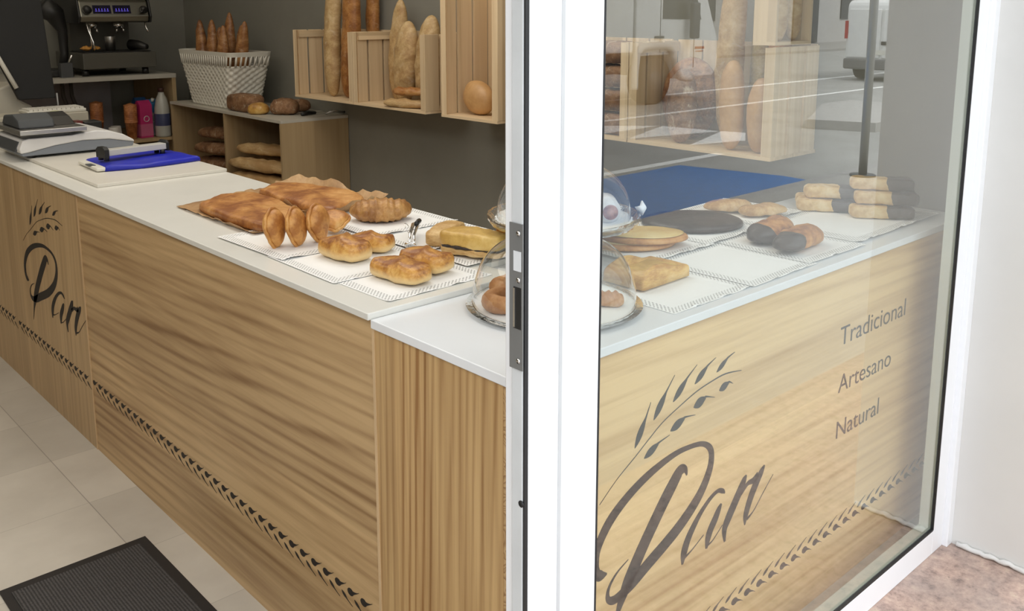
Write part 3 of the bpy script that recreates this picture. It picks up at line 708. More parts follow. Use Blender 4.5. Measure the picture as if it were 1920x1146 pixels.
item('dipped_roll', loaf(.212, .092, .070, e=3.2, ee=2.4, flat=.45, amp=.009, ns=14, seed=6, slash=1.3, slamp=.06), mat_choc_dip('dip_roll_a', 'x', .045, NAPC, 1), 'browned roll with its end dipped in dark chocolate, front one of the pair', 'roll', (2.212, 1.272, ZS + .006), (0, 0, R(187)))
item('dipped_roll', loaf(.212, .090, .074, e=3.2, ee=2.4, flat=.45, amp=.009, ns=14, seed=9, slash=1.3, slamp=.06), mat_choc_dip('dip_roll_b', 'x', .060, NAPC, 4), 'browned roll with its end dipped in dark chocolate, rear one of the pair', 'roll', (2.245, 1.374, ZS + .006), (0, 0, R(188)))
DIP = mat_choc_dip('dip_puff', 'x', .014, ((.56, .34, .12), (.70, .48, .21), (.78, .60, .33)), 2)
ax = Vector((math.cos(R(-55)), math.sin(R(-55)))); pp = Vector((.82, .57))
cB = Vector((2.728, 1.290)); cA = Vector((2.700, 1.449))
spec = [(cB, 0, 0, 'bottom layer of the right pile, nearest the glass'), (cB, 0, 1, 'bottom layer of the right pile, in the middle'), (cB, 0, 2, 'bottom layer of the right pile, at the back'),
        (cB, 1, .35, 'second layer of the right pile, nearest the glass'), (cB, 1, 1.4, 'second layer of the right pile, at the back'), (cB, 2, .8, 'top of the right pile'),
        (cA, 0, 0, 'bottom layer of the left pile, nearest the glass'), (cA, 0, 1, 'bottom layer of the left pile, at the back'), (cA, 1, .3, 'top of the left pile')]
for k, (c, lay, dp, lb) in enumerate(spec):
    q = c + pp * (dp * .0715) + ax * ((-.008, .010, .0)[lay]) + ax * random.uniform(-.004, .004)
    item('dipped_puff', loaf(.190, .067, .0385, e=16, ee=7, flat=.1, amp=.0035, ns=34, seed=k+11), DIP, 'puff pastry half dipped in chocolate, ' + lb, 'pastry', (q.x, q.y, ZS + .0075 + lay * .0385), (0, 0, R(-55 + random.uniform(-1.5, 1.5))), 'chocolate-dipped puff pastries piled at the window end')

# ------------------------------------------------------------------ glass cloche with doughnuts
cc = (1.395, 1.378)
cp = thing('serving_plate', 'round glass plate with lace paper under the cloche by the door frame', 'plate', (*cc, ZS), 0)
mb = MB(); mb.lathe([(.0001, .0), (.150, .0), (.190, .006), (.192, .009), (.150, .004), (.0001, .0035)], n=64); obj('plate', mb, CUT, cp)
out = [(.176*(1+.012*abs(math.sin(20*t)))*math.cos(t), .176*(1+.012*abs(math.sin(20*t)))*math.sin(t)) for t in [2*PI*k/160 for k in range(160)]]
mb = MB(); mb.prism(out, lambda u, v, t: (u, v, t), .0075, .0088); obj('doily', mb, PAPER_PLAIN, cp)
prof = [(.1775, .000), (.1765, .030), (.170, .060), (.155, .093), (.132, .118), (.100, .136), (.060, .146), (.020, .149)]
cl = thing('glass_cloche', 'clear glass cloche covering doughnuts beside the door frame', 'cloche', (*cc, ZS + .010))
mb = MB(); mb.lathe(catmull(prof, 5) + [(.0005, .1495)], n=72); obj('dome', mb, DOME, cl)
mb = MB(); mb.tube([(.1778*math.cos(t), .1778*math.sin(t), .0012) for t in [2*PI*k/72 for k in range(73)]], .0013, 6, cap=False); obj('rim', mb, glassmat('cloche_rim', 2.0, .35, (.30, .32, .32)), cl)
mb = MB(); mb.lathe([(.004, .149), (.006, .156), (.014, .163), (.016, .171), (.010, .179), (.0005, .181)], n=24); obj('knob', mb, CUT, cl)
def donut(Rr=.037, r=.0195, seed=0):
    n, m = 30, 14; vs = []
    for i in range(n):
        a = 2*PI*i/n
        for j in range(m):
            b = 2*PI*j/m; rr = r*(1+.10*nz((math.cos(a), math.sin(a), 0), 2, seed)); q = Rr + rr*math.cos(b)
            vs.append((q*math.cos(a), q*math.sin(a)*.94, rr*math.sin(b) + r*.97))
    mb = MB(); mb.add(vs, [(i*m+j, ((i+1) % n)*m+j, ((i+1) % n)*m+(j+1) % m, i*m+(j+1) % m) for i in range(n) for j in range(m)], 0, True); return mb
for k, (x, y, z, rx, ry, lb) in enumerate([(1.288, 1.412, 0, 0, 0, 'leftmost ring under the cloche, lying flat'), (1.312, 1.300, .0, 0, 0, 'front ring under the cloche, nearest the customer'),
        (1.395, 1.378, .0, 0, 0, 'middle ring under the cloche'), (1.362, 1.470, .0, 0, 0, 'ring at the back of the cloche'), (1.338, 1.395, .0395, 0, 0, 'ring lying on top of the others')]):
    item('doughnut', donut(seed=k+1), C_donut, 'sugared brown doughnut, ' + lb, 'doughnut', (x, y, ZS + .0095 + z), (R(rx), R(ry), R(k * 40)), 'doughnuts under the front cloche')
item('small_pastry', loaf(.062, .040, .036, e=4, ee=3, seed=3, amp=.005, slash=2, slamp=.1), C_donut, 'small glazed pastry at the window side under the front cloche', 'pastry', (1.468, 1.282, ZS + .0095), (0, 0, R(-48)))
item('small_pastry', loaf(.060, .040, .034, e=4, ee=3, seed=7, amp=.005, slash=2, slamp=.1), C_gold, 'small glazed pastry at the back under the front cloche', 'pastry', (1.478, 1.402, ZS + .0095), (0, 0, R(-20)))

# ------------------------------------------------------------------ cake stand
cs = (1.676, 1.624)
cp = thing('cake_stand', 'footed pressed-glass cake stand with a lace paper, behind the door frame', 'cake stand', (*cs, ZS))
mb = MB(); wv = lambda t, r, z: (.006*math.cos(28*t) if r > .12 else 0)
mb.lathe([(.0001, .0), (.055, .0), (.056, .006), (.022, .016), (.014, .050), (.018, .088), (.060, .104), (.150, .107), (.184, .100), (.193, .112), (.194, .124), (.186, .122), (.178, .112), (.0001, .111)], n=112, wave=wv)
obj('stand', mb, CUT, cp)
mb = MB(); mb.prism([(.172*(1+.02*abs(math.sin(18*t)))*math.cos(t), .172*(1+.02*abs(math.sin(18*t)))*math.sin(t)) for t in [2*PI*k/144 for k in range(144)]], lambda u, v, t: (u, v, t), .1125, .1140); obj('doily', mb, PAPER_PLAIN, cp)
mb = MB(); mb.tube([(.150, -.122, .128), (.162, -.126, .136), (.168, -.116, .150)], [.016, .010, .002], 5); obj('napkin', mb, PAPER_PLAIN, cp)
cl = thing('glass_cloche', 'clear glass cloche on the footed cake stand', 'cloche', (*cs, ZS + .1145))
prof = [(.1705, .000), (.170, .028), (.162, .062), (.142, .094), (.110, .120), (.070, .136), (.020, .142)]
mb = MB(); mb.lathe(catmull(prof, 5) + [(.0005, .1425)], n=72); obj('dome', mb, DOME, cl)
mb = MB(); mb.lathe([(.004, .142), (.006, .149), (.014, .156), (.016, .164), (.010, .172), (.0005, .174)], n=24); obj('knob', mb, CUT, cl)
cp = thing('cream_roll', 'white iced roll with brown filling inside the cake stand cloche', 'pastry', (1.735, 1.530, ZS + .1145), R(-42))
mb = MB(); mb.cyl((0, -.04, .030), (0, .04, .030), .030, n=28); obj('roll', mb, plain('white_icing', (.78, .74, .70), .5), cp)
mb = MB(); mb.cyl((.004, -.0415, .027), (.004, -.0405, .027), .019, n=24).cyl((.004, -.0425, .024), (.004, -.0414, .024), .010, n=20); obj('filling', mb, plain('pink_brown_filling', (.45, .25, .18), .6, nscale=60, var=.3), cp)
item('sponge_slice', loaf(.08, .05, .035, e=6, ee=4, seed=8), C_puff, 'pale sponge slice under the cake stand cloche', 'cake', (1.585, 1.625, ZS + .1145), (0, 0, R(20)))

# ================================================================== CRATES ON THE WALL
XF = 2.69; ZC = 1.093
def slats_y(mb, y0, y1, n, x0, x1, z0, z1, gap=.008):
    w_ = (y1 - y0 - gap*(n-1)) / n
    for i in range(n): mb.box(x0, x1, y0 + i*(w_+gap), y0 + i*(w_+gap) + w_, z0, z1)
def slats_x(mb, x0, x1, n, y0, y1, z0, z1, gap=.012):
    w_ = (x1 - x0 - gap*(n-1)) / n
    for i in range(n): mb.box(x0 + i*(w_+gap), x0 + i*(w_+gap) + w_, y0, y1, z0, z1)
def crate(label, y0, y1, z0, z1, x0=XF, x1=XW - .002, top=False, group=None, ns=3, near_mi=W_crate_z):
    c = thing('wooden_crate', label, 'crate', (x1, (y0+y1)/2, z0), 0, group)
    b = .012
    mb = MB(); slats_y(mb, y0 + b, y1 - b, 5, x1 - .010, x1, z0 + b, z1, .007); obj('back_slats', mb, W_crate_z, c, world=True)
    mb = MB(); mb.box(x0, x0 + (x1-x0)*.49, y0 + .001, y1 - .001, z0, z0 + b).box(x0 + (x1-x0)*.51, x1, y0 + .001, y1 - .001, z0, z0 + b); obj('bottom_board', mb, W_crate_y, c, world=True)
    if top:
        mb = MB(); mb.box(x0, x1, y0, y1, z1 - b, z1); obj('top_board', mb, W_crate_y, c, world=True)
    for ya, yb, nm in ((y0, y0 + b, 1), (y1 - b, y1, 0)):
        mb = MB(); slats_x(mb, x0 + .001, x1 - .012, ns, ya, yb, z0 + b, z1 - .004); obj('end_slats', mb, W_crate_z, c, world=True, bevel=.0012)
    for ya, yb in ((y0 + b, y0 + b + .022), (y1 - b - .022, y1 - b)):
        near = ya < (y0 + y1) / 2; yy = ya if near else yb; s = 1 if near else -1
        mb = MB(); mb.prism([(x0 + .002, yy), (x0 + .026, yy), (x0 + .002, yy + s*.026)], lambda u, v, t: (u, v, t), z0 + b, z1 - .006)
        mb.prism([(x0 + .002, yy), (x0 + .026, yy), (x0 + .002, yy + s*.026)], lambda u, v, t: (u, v, t), z0 + b, z1 - .006) if 0 else None
        obj('corner_post', mb, W_crate_z, c, world=True)
        mb = MB(); mb.box(x0 + .028, x1 - .014, ya if near else yb - .010, ya + .010 if near else yb, z1 - .045, z1 - .008); obj('top_batten', mb, W_crate_x, c, world=True)
    return c
G1 = None
crate('far end crate of the low rack, holding tall baguettes', 4.135, 4.725, ZC, 1.470)
crate('crate of the low rack with flour-dusted loaves, left of the tall crate', 3.520, 4.131, ZC, 1.470)
crate('tall crate with two round buns, next to the door frame', 3.010, 3.400, ZC, 1.90)
crate('crate with stacked dark loaves, seen at the left of the shop window', 2.282, 2.895, ZC, 1.470)
crate('crate with round loaf and leaning baguettes, nearest the shop window', 1.665, 2.278, ZC, 1.470)
# small crate lying on top, open to the street
uc = thing('small_crate', 'small crate with two loaves, standing on the end of the window-side crate', 'crate', (2.80, 1.71, 1.4705))
mb = MB(); mb.box(2.692, 2.912, 1.668, 1.752, 1.4715, 1.483); obj('bottom_board', mb, W_crate_x, uc, world=True)
for xa in (2.692, 2.900):
    mb = MB(); mb.box(xa, xa + .012, 1.668, 1.752, 1.483, 1.86); obj('side_board', mb, W_crate_z, uc, world=True)
mb = MB(); mb.box(2.704, 2.900, 1.740, 1.752, 1.483, 1.86); obj('back_board', mb, W_crate_z, uc, world=True)
mb = MB(); mb.box(2.692, 2.912, 1.668, 1.752, 1.86, 1.872); obj('top_board', mb, W_crate_x, uc, world=True)
def stand_loaf(L, W, H, x, y, zb, lean_y=0, lean_x=0, mat=C_bag, label='', seed=0, twist=0, e=5, slash=2.2, name='baguette', cat='bread', slamp=.05, taper=0, bend=0, group=None):
    """a long loaf standing on its end; its crust faces the customer (-x)"""
    m_ = loaf(L, W, H, e=e, ee=2.1, flat=.15, amp=.005, ns=9, seed=seed, slash=slash, slamp=slamp, taper=taper, bend=bend, n=44)
    Mx = Matrix.Rotation(R(lean_y), 3, 'X') @ Matrix.Rotation(R(lean_x), 3, 'Y') @ Matrix.Rotation(R(twist), 3, 'Z') @ Matrix(((0, 0, -1), (0, -1, 0), (-1, 0, 0)))
    vs = [Mx @ (Vector(v) - Vector((L/2, 0, H/2))) for v in m_.v]; zmin = min(v.z for v in vs)
    m_.v = [(v.x, v.y, v.z - zmin) for v in vs]
    return item(name, m_, mat, label, cat, (x, y, zb), group=group)
ZI = ZC + .0125
# low rack
stand_loaf(.66, .115, .085, 2.775, 4.480, ZI, 0, 3, C_bag2, 'pale glossy baguette, leftmost of the tall ones in the low rack', 1, bend=.02)
stand_loaf(.70, .125, .090, 2.790, 4.330, ZI, 3, 1, C_bag, 'brown baguette standing right of the pale glossy one', 2, bend=-.02)
stand_loaf(.66, .085, .07, 2.920, 4.300, ZI, 3, 0, C_bag, 'baguette at the back of the crate, mostly behind the brown one', 3)
stand_loaf(.53, .130, .085, 2.890, 4.035, ZI, 7, -1, C_bag2, 'short pale baguette poking up behind the crate partition', 4, e=2.0)
stand_loaf(.42, .165, .11, 2.825, 3.890, ZI, 5, 2, C_bag2, 'flour-dusted pointed loaf standing in the second crate, left one', 6, e=2.2, name='loaf')
stand_loaf(.45, .160, .11, 2.835, 3.720, ZI, 5, 2, C_bag2, 'flour-dusted pointed loaf standing in the second crate, right one', 8, e=2.2, name='loaf')
stand_loaf(.36, .075, .07, 2.915, 3.770, ZI, -2, 0, C_bag, 'thin brown loaf behind the two flour-dusted ones', 5, name='loaf')
item('bread_roll', loaf(.27, .085, .060, e=2.4, seed=1, slash=1.5, slamp=.08, amp=.006), C_bag2, 'long pale roll lying at the bottom of the second crate', 'roll', (2.735, 3.740, ZI), (0, 0, R(-76)))
item('bread_roll', loaf(.23, .080, .055, e=2.4, seed=5, slash=1.5, slamp=.08, amp=.006), C_bag, 'browned roll lying on top of the pale roll in the second crate', 'roll', (2.748, 3.715, ZI + .058), (0, 0, R(-80)))
# tall crate buns
for k, (L, W, H, x, y, ly, lb) in enumerate([(.150, .190, .110, 2.782, 3.292, 22, 'smooth round-topped bun leaning at the front of the tall crate'), (.165, .150, .09, 2.850, 3.112, 6, 'smooth reddish bun behind the corner post of the tall crate')]):
    stand_loaf(L, W, H, x, y, ZI, ly, 6, C_bun, lb, k, e=2.1, slash=0, name='bun')
stand_loaf(.18, .12, .08, 2.90, 3.10, ZI + .17, 0, 0, C_bun, 'bun propped at the back of the tall crate, near the door frame', 4, e=2.1, slash=0, name='bun')
# dark brick loaves behind the left of the window
zz = ZI
for k in range(4):
    item('dark_loaf', loaf(.24, .13, .093, e=7, ee=3.6, flat=.15, amp=.006, ns=16, seed=k), C_dark, ('brick-shaped dark loaf at the bottom of the stack by the door frame', 'brick-shaped dark loaf, second from the bottom of the stack by the door frame', 'brick-shaped dark loaf, third from the bottom of the stack by the door frame', 'brick-shaped dark loaf at the top of the stack by the door frame')[k], 'loaf', (2.785, 2.430 + .01*(k % 2), zz), (0, 0, R(88 + 2*k)))
    zz += .0915
# window-side crate
rl = pillow(ell(.152, .128, 44, .01, 3), .060, rings=9, pw=2.4, amp=.006, ns=14, seed=3)
Mx = Matrix.Rotation(R(4), 3, 'Y') @ Matrix.Rotation(R(-90), 3, 'Y'); vs = [Mx @ Vector(v) for v in rl.v]; zm_ = min(v.z for v in vs); rl.v = [(v.x, v.y, v.z - zm_) for v in vs]
item('round_loaf', rl, crust('crust_round_loaf', (.17, .065, .02), (.34, .15, .055), (.48, .26, .11), 30, flour=.25, rough=.6, seed=3), 'large round dark loaf standing on edge at the left of the window-side crate', 'loaf', (2.885, 2.132, ZI))
stand_loaf(.270, .125, .065, 2.740, 2.080, ZI, 0, 4, C_dark, 'floured upright loaf in front of the large round loaf', 3, e=2.6, name='loaf')
stand_loaf(.64, .105, .080, 2.835, 1.945, ZI, 0, 3, C_bag2, 'thick pale baguette rising past the crate top, left of the yellowish one', 12, e=3, bend=.02)
stand_loaf(.66, .065, .060, 2.925, 1.885, ZI, 2, 0, C_green, 'thin yellowish baguette leaning behind the thick pale one', 14, e=3)
stand_loaf(.31, .088, .075, 2.738, 1.858, ZI, -2, 3, C_bun, 'smooth brown loaf standing between the thick baguette and the short end loaf', 15, e=3.2, slash=0, name='loaf')
stand_loaf(.255, .095, .080, 2.742, 1.748, ZI, -2, 4, C_bun, 'short smooth loaf standing at the near end of the window-side crate', 16, e=2.6, slash=.5, name='loaf')
stand_loaf(.62, .085, .060, 2.915, 1.790, ZI, 0, 0, C_bag, 'brown baguette at the back, rising behind the smooth loaves', 17)
stand_loaf(.62, .080, .065, 2.905, 1.860 - .02, ZI, 3, 0, C_bag, 'dark brown baguette at the back, closest to the small crate', 18, e=3) if 0 else None
for k, x in enumerate((2.762, 2.846)):
    m_ = stand_loaf(.26, .050, .076, x, 1.706, 1.484, 0, 0, C_bag2, ('left', 'right')[k] + ' loaf of the two standing in the small crate', 20 + k, e=3.4, name='loaf')

# ================================================================== SHELF BOX
bx = thing('shelf_box', 'open oak-effect shelf box with a white top, standing against the grey wall', 'shelf', (2.76, 5.33, 0))
by0, by1, bx0 = 4.632, 6.10, 2.540
obj('top', B(bx0, XW - .002, by0, by1, .958, .974), plain('shelf_white', (.52, .49, .42), .4), bx, world=True)
for y in (by0, 5.315, by1 - .018): obj('upright_panel', B(bx0 + .002, XW - .004, y, y + .018, 0, .9575), W_box, bx, world=True)
obj('back_panel', B(XW - .010, XW - .004, by0 + .018, by1 - .018, 0, .957), W_box, bx, world=True)
for ya, yb in ((by0 + .018, 5.315), (5.333, by1 - .018)): obj('shelf_board', B(bx0 + .004, XW - .010, ya, yb, .540, .558), W_box, bx, world=True)
BZ = .459
BZ = .5585
for k, (L, x, y, z, rz, s, lb) in enumerate([(.60, 2.745, 4.985, 0, -82, 1, 'long floured loaf at the bottom of the near-bay pile, towards the wall'), (.62, 2.60, 4.985, 0, -82, 2, 'long floured loaf at the bottom of the near-bay pile, at its open front'),
        (.60, 2.745, 4.985, 1, -80, 3, 'long floured loaf in the middle of the near-bay pile, towards the wall'), (.62, 2.602, 4.985, 1, -80, 4, 'long floured loaf in the middle of the near-bay pile, at its open front'), (.60, 2.68, 4.98, 2, -72, 5, 'long floured loaf on top of the pile in the near bay')]):
    item('long_loaf', loaf(L, .125, .088, e=3.2, seed=s, slash=3, slamp=.06, amp=.006, bend=.01), C_bag2, lb, 'loaf', (x, y, BZ + z * .084), (0, 0, R(rz)))
for k, (x, y, z, lb) in enumerate([(2.70, 5.70, BZ, 'dark loaf at the bottom of the far bay of the shelf box'), (2.68, 5.66, BZ + .10, 'dark loaf in the middle of the far bay pile'), (2.70, 5.64, BZ + .20, 'dark loaf on top of the far bay pile')]):
    item('dark_loaf', loaf(.46, .16, .10, e=3.2, seed=k+20, amp=.008), C_dark, lb, 'loaf', (x, y, z), (0, 0, R(-72)))
# white woven basket
bk = thing('woven_basket', 'white woven plastic basket full of dark pointed baguettes on the shelf box', 'basket', (2.715, 5.64, .975))
def frame_pt(u, k):  # u in 0..4 around, k 0 bottom..1 top
    hx = (.118 + .022*k)*1.0; hy = .262 + .122*k; r = .05; P4 = rrect(2*hx, 2*hy, r, 6)
    i = u * len(P4); a = P4[int(i) % len(P4)]; b = P4[(int(i)+1) % len(P4)]; f = i - int(i)
    return a[0]*(1-f)+b[0]*f, a[1]*(1-f)+b[1]*f
def wall_grid(z0, z1, nu, nv, disp=0, off=0):
    vs = []
    for i in range(nu):
        for j in range(nv + 1):
            z = z0 + (z1 - z0)*j/nv; k = z/.345; x, y = frame_pt(i/nu, k); l = math.hypot(x*.6, y) or 1
            d = off + disp*(1 if (int(i/nu*68) + int(j/nv*13)) % 2 else -1)*abs(math.sin(i/nu*PI*68))*abs(math.sin(j/nv*PI*13))**.5; nx, ny = x, y*.35; nl = math.hypot(nx, ny)
            vs.append((x + nx/nl*d, y + ny/nl*d, z))
    fs = [(i*(nv+1)+j, ((i+1) % nu)*(nv+1)+j, ((i+1) % nu)*(nv+1)+j+1, i*(nv+1)+j+1) for i in range(nu) for j in range(nv)]
    return vs, fs
WPL = plain('white_plastic', (.74, .72, .64), .45, var=.03)
mb = MB(); a = wall_grid(.004, .262, 408, 54, .0045); mb.add(*a, 0, True); o = obj('woven_wall', mb, WPL, bk)
m_ = o.modifiers.new('thick', 'SOLIDIFY'); m_.thickness = .004
mb = MB(); a = wall_grid(.318, .345, 200, 2, 0, .004); b = wall_grid(.318, .345, 200, 2, 0, -.004); mb.add(*a); mb.add(*b); o = obj('rim', mb, WPL, bk)
m_ = o.modifiers.new('thick', 'SOLIDIFY'); m_.thickness = .004
mb = MB()
for i in range(62):
    p0 = frame_pt(i/62, .262/.345); p1 = frame_pt(i/62, .320/.345); mb.tube([(*p0, .258), (*p1, .322)], .0065, 6)
obj('rim_bars', mb, WPL, bk)
mb = MB(); mb.prism(rrect(.23, .52, .05, 6), lambda u, v, t: (u, v, t), 0, .006); obj('base', mb, WPL, bk)
tips = [(2.665, 5.815, .530, -6, 'leftmost'), (2.765, 5.790, .480, -2, 'second from the left, set back'), (2.665, 5.705, .530, 1, 'third from the left'), (2.765, 5.665, .575, 1, 'tallest'), (2.665, 5.590, .500, 6, 'short broad'), (2.765, 5.545, .500, 6, 'short set-back'), (2.715, 5.465, .535, 12, 'rightmost, leaning')]
BG = crust('crust_dark_baguette', (.17, .065, .022), (.34, .15, .050), (.50, .27, .11), 20, flour=.3, rough=.4, stretch=(.6, 1.4, 1.4), seed=6)
for k, (x, y, L, ln, lb) in enumerate(tips):
    stand_loaf(L, .096 if k < 6 else .078, .080, x, y, .983, ln, 0, BG, 'dark pointed baguette in the white basket, ' + lb + ' one', 30 + k, e=1.9, slash=2.4, group='baguettes in the white basket')
# loaves and cutlery on the box
BT = .9745
item('brick_loaf', loaf(.28, .125, .115, e=8, ee=4, flat=.12, amp=.006, ns=12, seed=4), C_dark, 'brick-shaped brown loaf lying in front of the white basket', 'loaf', (2.632, 5.215, BT), (0, 0, R(-84)))
item('brioche_bun', loaf(.13, .105, .095, e=2.2, seed=5, amp=.004), C_brio, 'small glossy yellow brioche bun on the shelf box', 'bun', (2.615, 5.020, BT), (0, 0, R(-50)))
item('seeded_loaf', loaf(.17, .13, .125, e=3.2, seed=6, amp=.009, ns=40), C_dark, 'round seeded brown loaf next to the brioche bun', 'loaf', (2.722, 4.905, BT), (0, 0, R(-50)))
item('dark_roll', loaf(.15, .11, .10, e=2.5, seed=7, amp=.009), C_dark, 'small dark roll behind the seeded loaf', 'roll', (2.865, 5.00, BT), (0, 0, R(-40)))
kn = thing('bread_knife', 'bread knife with black handle lying on the shelf box', 'knife', (2.82, 4.775, BT), R(12))
mb = MB(); mb.tube([(-.075, 0, .010), (-.03, .003, .013), (.03, 0, .010)], [.010, .012, .009], 10); obj('handle', mb, BLACKP, kn)
mb = MB(); mb.prism([(.03, -.010), (.15, -.008), (.165, .006), (.03, .010)], lambda u, v, t: (u, v, t), .009, .0105); obj('blade', mb, STEEL, kn)
tg = thing('food_tongs', 'small metal tongs with a black tip beside the bread knife', 'tongs', (2.925, 4.70, BT), R(-30))
mb = MB(); mb.tube([(-.05, -.012, .006), (0, -.004, .020), (.06, .004, .010)], .0045, 8).tube([(-.05, .012, .006), (0, .006, .024), (.06, .008, .012)], .0045, 8); obj('arm', mb, STEEL, tg)
mb = MB(); mb.tube([(.058, .005, .012), (.075, .006, .022)], [.008, .004], 8); obj('tip', mb, BLACKP, tg)

# ================================================================== BENCH AND COFFEE MACHINE
be = thing('coffee_bench', 'pale wood bench with white top carrying the coffee machine at the back wall', 'bench', (1.9, 6.45, 0))
byf = 6.115; bt = 1.156
obj('top', B(.9, 2.60, byf, YB - .005, bt - .028, bt), plain('bench_top', (.42, .40, .35), .45), be, world=True)
obj('side_panel', B(2.572, 2.598, byf + .004, YB - .01, 0, bt - .0285), W_box, be, world=True)
obj('side_panel', B(.902, .928, byf + .004, YB - .01, 0, bt - .0285), W_box, be, world=True)
obj('shelf_board', B(.929, 2.571, byf + .01, YB - .01, .715, .735), W_box, be, world=True)
obj('back_panel', B(.929, 2.40, YB - .030, YB - .012, .736, bt - .029), plain('lilac_grey_panel', (.36, .34, .36), .7), be, world=True)
mb = MB()
for dx in (0, .055): mb.tube([(2.06+dx, 6.70, 1.110), (2.05+dx, 6.66, 1.0), (2.08+dx, 6.64, .88), (2.13+dx, 6.60, .752)], .013, 8)
tag(obj('water_hose', mb, plain('grey_hose', (.12, .11, .10), .5)), 'pair of grey hoses running down behind the bench shelf', 'hose')
def cup_stack(x, y, z, n, r, mat, label, h=.012, h0=.08):
    mb = MB(); prof = []
    for k in range(n): prof += [(r*.72, z*0 + k*h if k == 0 else h0*.0 + k*h + h0 - h - .000), ] if 0 else []
    p = [(r*.72, 0), (r*.96, h0 - .004)]
    for k in range(n): p += [(r*1.04, h0 + k*h - .003), (r*1.04, h0 + k*h), (r*.95, h0 + k*h + .001)]
    p.append((.001, h0 + n*h)); mb.lathe([(.001, 0)] + p, n=24); return item('cup_stack', mb, mat, label, 'cups', (x, y, z))
CUPM = crust('orange_cup_print', (.30, .10, .03), (.55, .22, .08), (.66, .36, .20), 30, rough=.5, bump=.02)
cup_stack(2.155, 6.36, .736, 11, .040, CUPM, 'tall stack of orange printed paper cups by the hoses', .0125, .11)
cup_stack(2.315, 6.20, .736, 10, .040, CUPM, 'tall stack of orange printed paper cups next to the pink carton', .0125, .11)
for k, (x, y) in enumerate([(2.235, 6.26), (2.200, 6.20)]):
    mb = MB(); mb.lathe([(.001, .085), (.030, .085), (.032, .080), (.040, .004), (.042, 0), (.038, 0)], n=24)
    item('paper_cup', mb, plain('white_cup', (.62, .60, .56), .5), ('white paper cup turned upside down beside the orange stack', 'white paper cup turned upside down, nearest the shelf edge')[k], 'cup', (x, y, .736), (0, 0, 0))
def carton(x, y, w_, d, h, rz, cols, label, name='carton', gable=True):
    c = thing(name, label, 'carton', (x, y, .736), R(rz))
    mb = MB(); mb.box(-w_/2, w_/2, -d/2, d/2, 0, h)
    if gable: mb.prism([(-d/2, h), (d/2, h), (.004, h + .03), (-.004, h + .03)], lambda u, v, t: (t, u, v), -w_/2, w_/2)
    obj('body', mb, plain(name + cols[0], cols[1], .4), c)
    mb = MB(); mb.box(-w_/2 - .0006, w_/2 + .0006, -d/2 - .0006, d/2 + .0006, h*.05, h*.42); obj('printed_band', mb, plain(name + cols[2], cols[3], .4), c)
    mb = MB(); mb.tube([(.018*math.cos(t), -d/2 - .0012, h*.58 + .018*math.sin(t)) for t in [2*PI*k/18 for k in range(19)]], .003, 5); obj('printed_ring', mb, plain('print_white', (.6, .5, .52), .5), c)
    return c
carton(2.405, 6.215, .085, .07, .215, 8, ('pink', (.46, .03, .14), 'p2', (.50, .12, .22)), 'bright pink drinks carton with a ring print', 'pink_carton')
c = carton(2.490, 6.290, .078, .07, .21, 4, ('bluew', (.50, .52, .52), 'b2', (.38, .40, .44)), 'white and blue milk carton right of the pink one', 'milk_carton')
mb = MB(); mb.box(-.0405, .0405, -.0365, .0365, .155, .212).prism([(-.0365, .2105), (.0365, .2105), (.0045, .2425), (-.0045, .2425)], lambda u, v, t: (t, u, v), -.0405, .0405); obj('blue_top', mb, plain('carton_blue', (.05, .20, .38), .4), c)
mb = MB(); mb.cyl((0, -.018, .228), (0, -.030, .248), .011, n=12); obj('cap', mb, WPL, c)
c = carton(2.450, 6.39, .078, .07, .22, 4, ('blued', (.03, .10, .25), 'b3', (.10, .20, .34)), 'dark blue milk carton behind the pink one', 'blue_carton')
bo = thing('milk_bottle', 'round-shouldered white milk bottle with a dark cap at the right end of the bench shelf', 'bottle', (2.513, 6.170, .736))
mb = MB(); mb.lathe([(.001, 0), (.046, 0), (.050, .010), (.050, .14), (.048, .19), (.036, .25), (.020, .285), (.017, .30), (.001, .30)], n=28); obj('body', mb, plain('milk_white', (.42, .42, .38), .3), bo)
mb = MB(); mb.lathe([(.0508, .075), (.0512, .08), (.0512, .15), (.0502, .155)], n=28); obj('bottle_label', mb, plain('label_navy', (.05, .06, .13), .4), bo)
mb = MB(); mb.lathe([(.001, .325), (.019, .325), (.020, .32), (.020, .298), (.001, .298)], n=20); obj('cap', mb, plain('cap_brown', (.05, .02, .015), .4), bo)

em = thing('espresso_machine', 'dark two-group espresso machine with blue displays on the bench', 'coffee machine', (2.25, 6.4, bt + .0005))
EMB = plain('machine_dark_steel', (.085, .082, .068), .35); EMX = metal('machine_steel', (.34, .33, .28), .35)
def E_(name, mb, mat, **k): return obj(name, mb, mat, em, world=True, **k)
mb = MB(); mb.prism([(6.20, 1.495), (6.185, 1.53), (6.215, 1.625), (6.26, 1.655), (6.70, 1.655), (6.70, 1.495)], lambda u, v, t: (t, u, v), 2.045, 2.478); hs = E_('top_housing', mb, EMX, bevel=.008)
mb = MB(); mb.prism([(6.19, 1.49), (6.175, 1.53), (6.205, 1.635), (6.26, 1.668), (6.71, 1.668), (6.71, 1.485)], lambda u, v, t: (t, u, v), 2.478, 2.492); E_('side_cheek', mb, BLACKP, bevel=.006); mb = MB(); mb.prism([(6.19, 1.49), (6.175, 1.53), (6.205, 1.635), (6.26, 1.668), (6.71, 1.668), (6.71, 1.485)], lambda u, v, t: (t, u, v), 2.031, 2.045); E_('side_cheek', mb, BLACKP, bevel=.006)
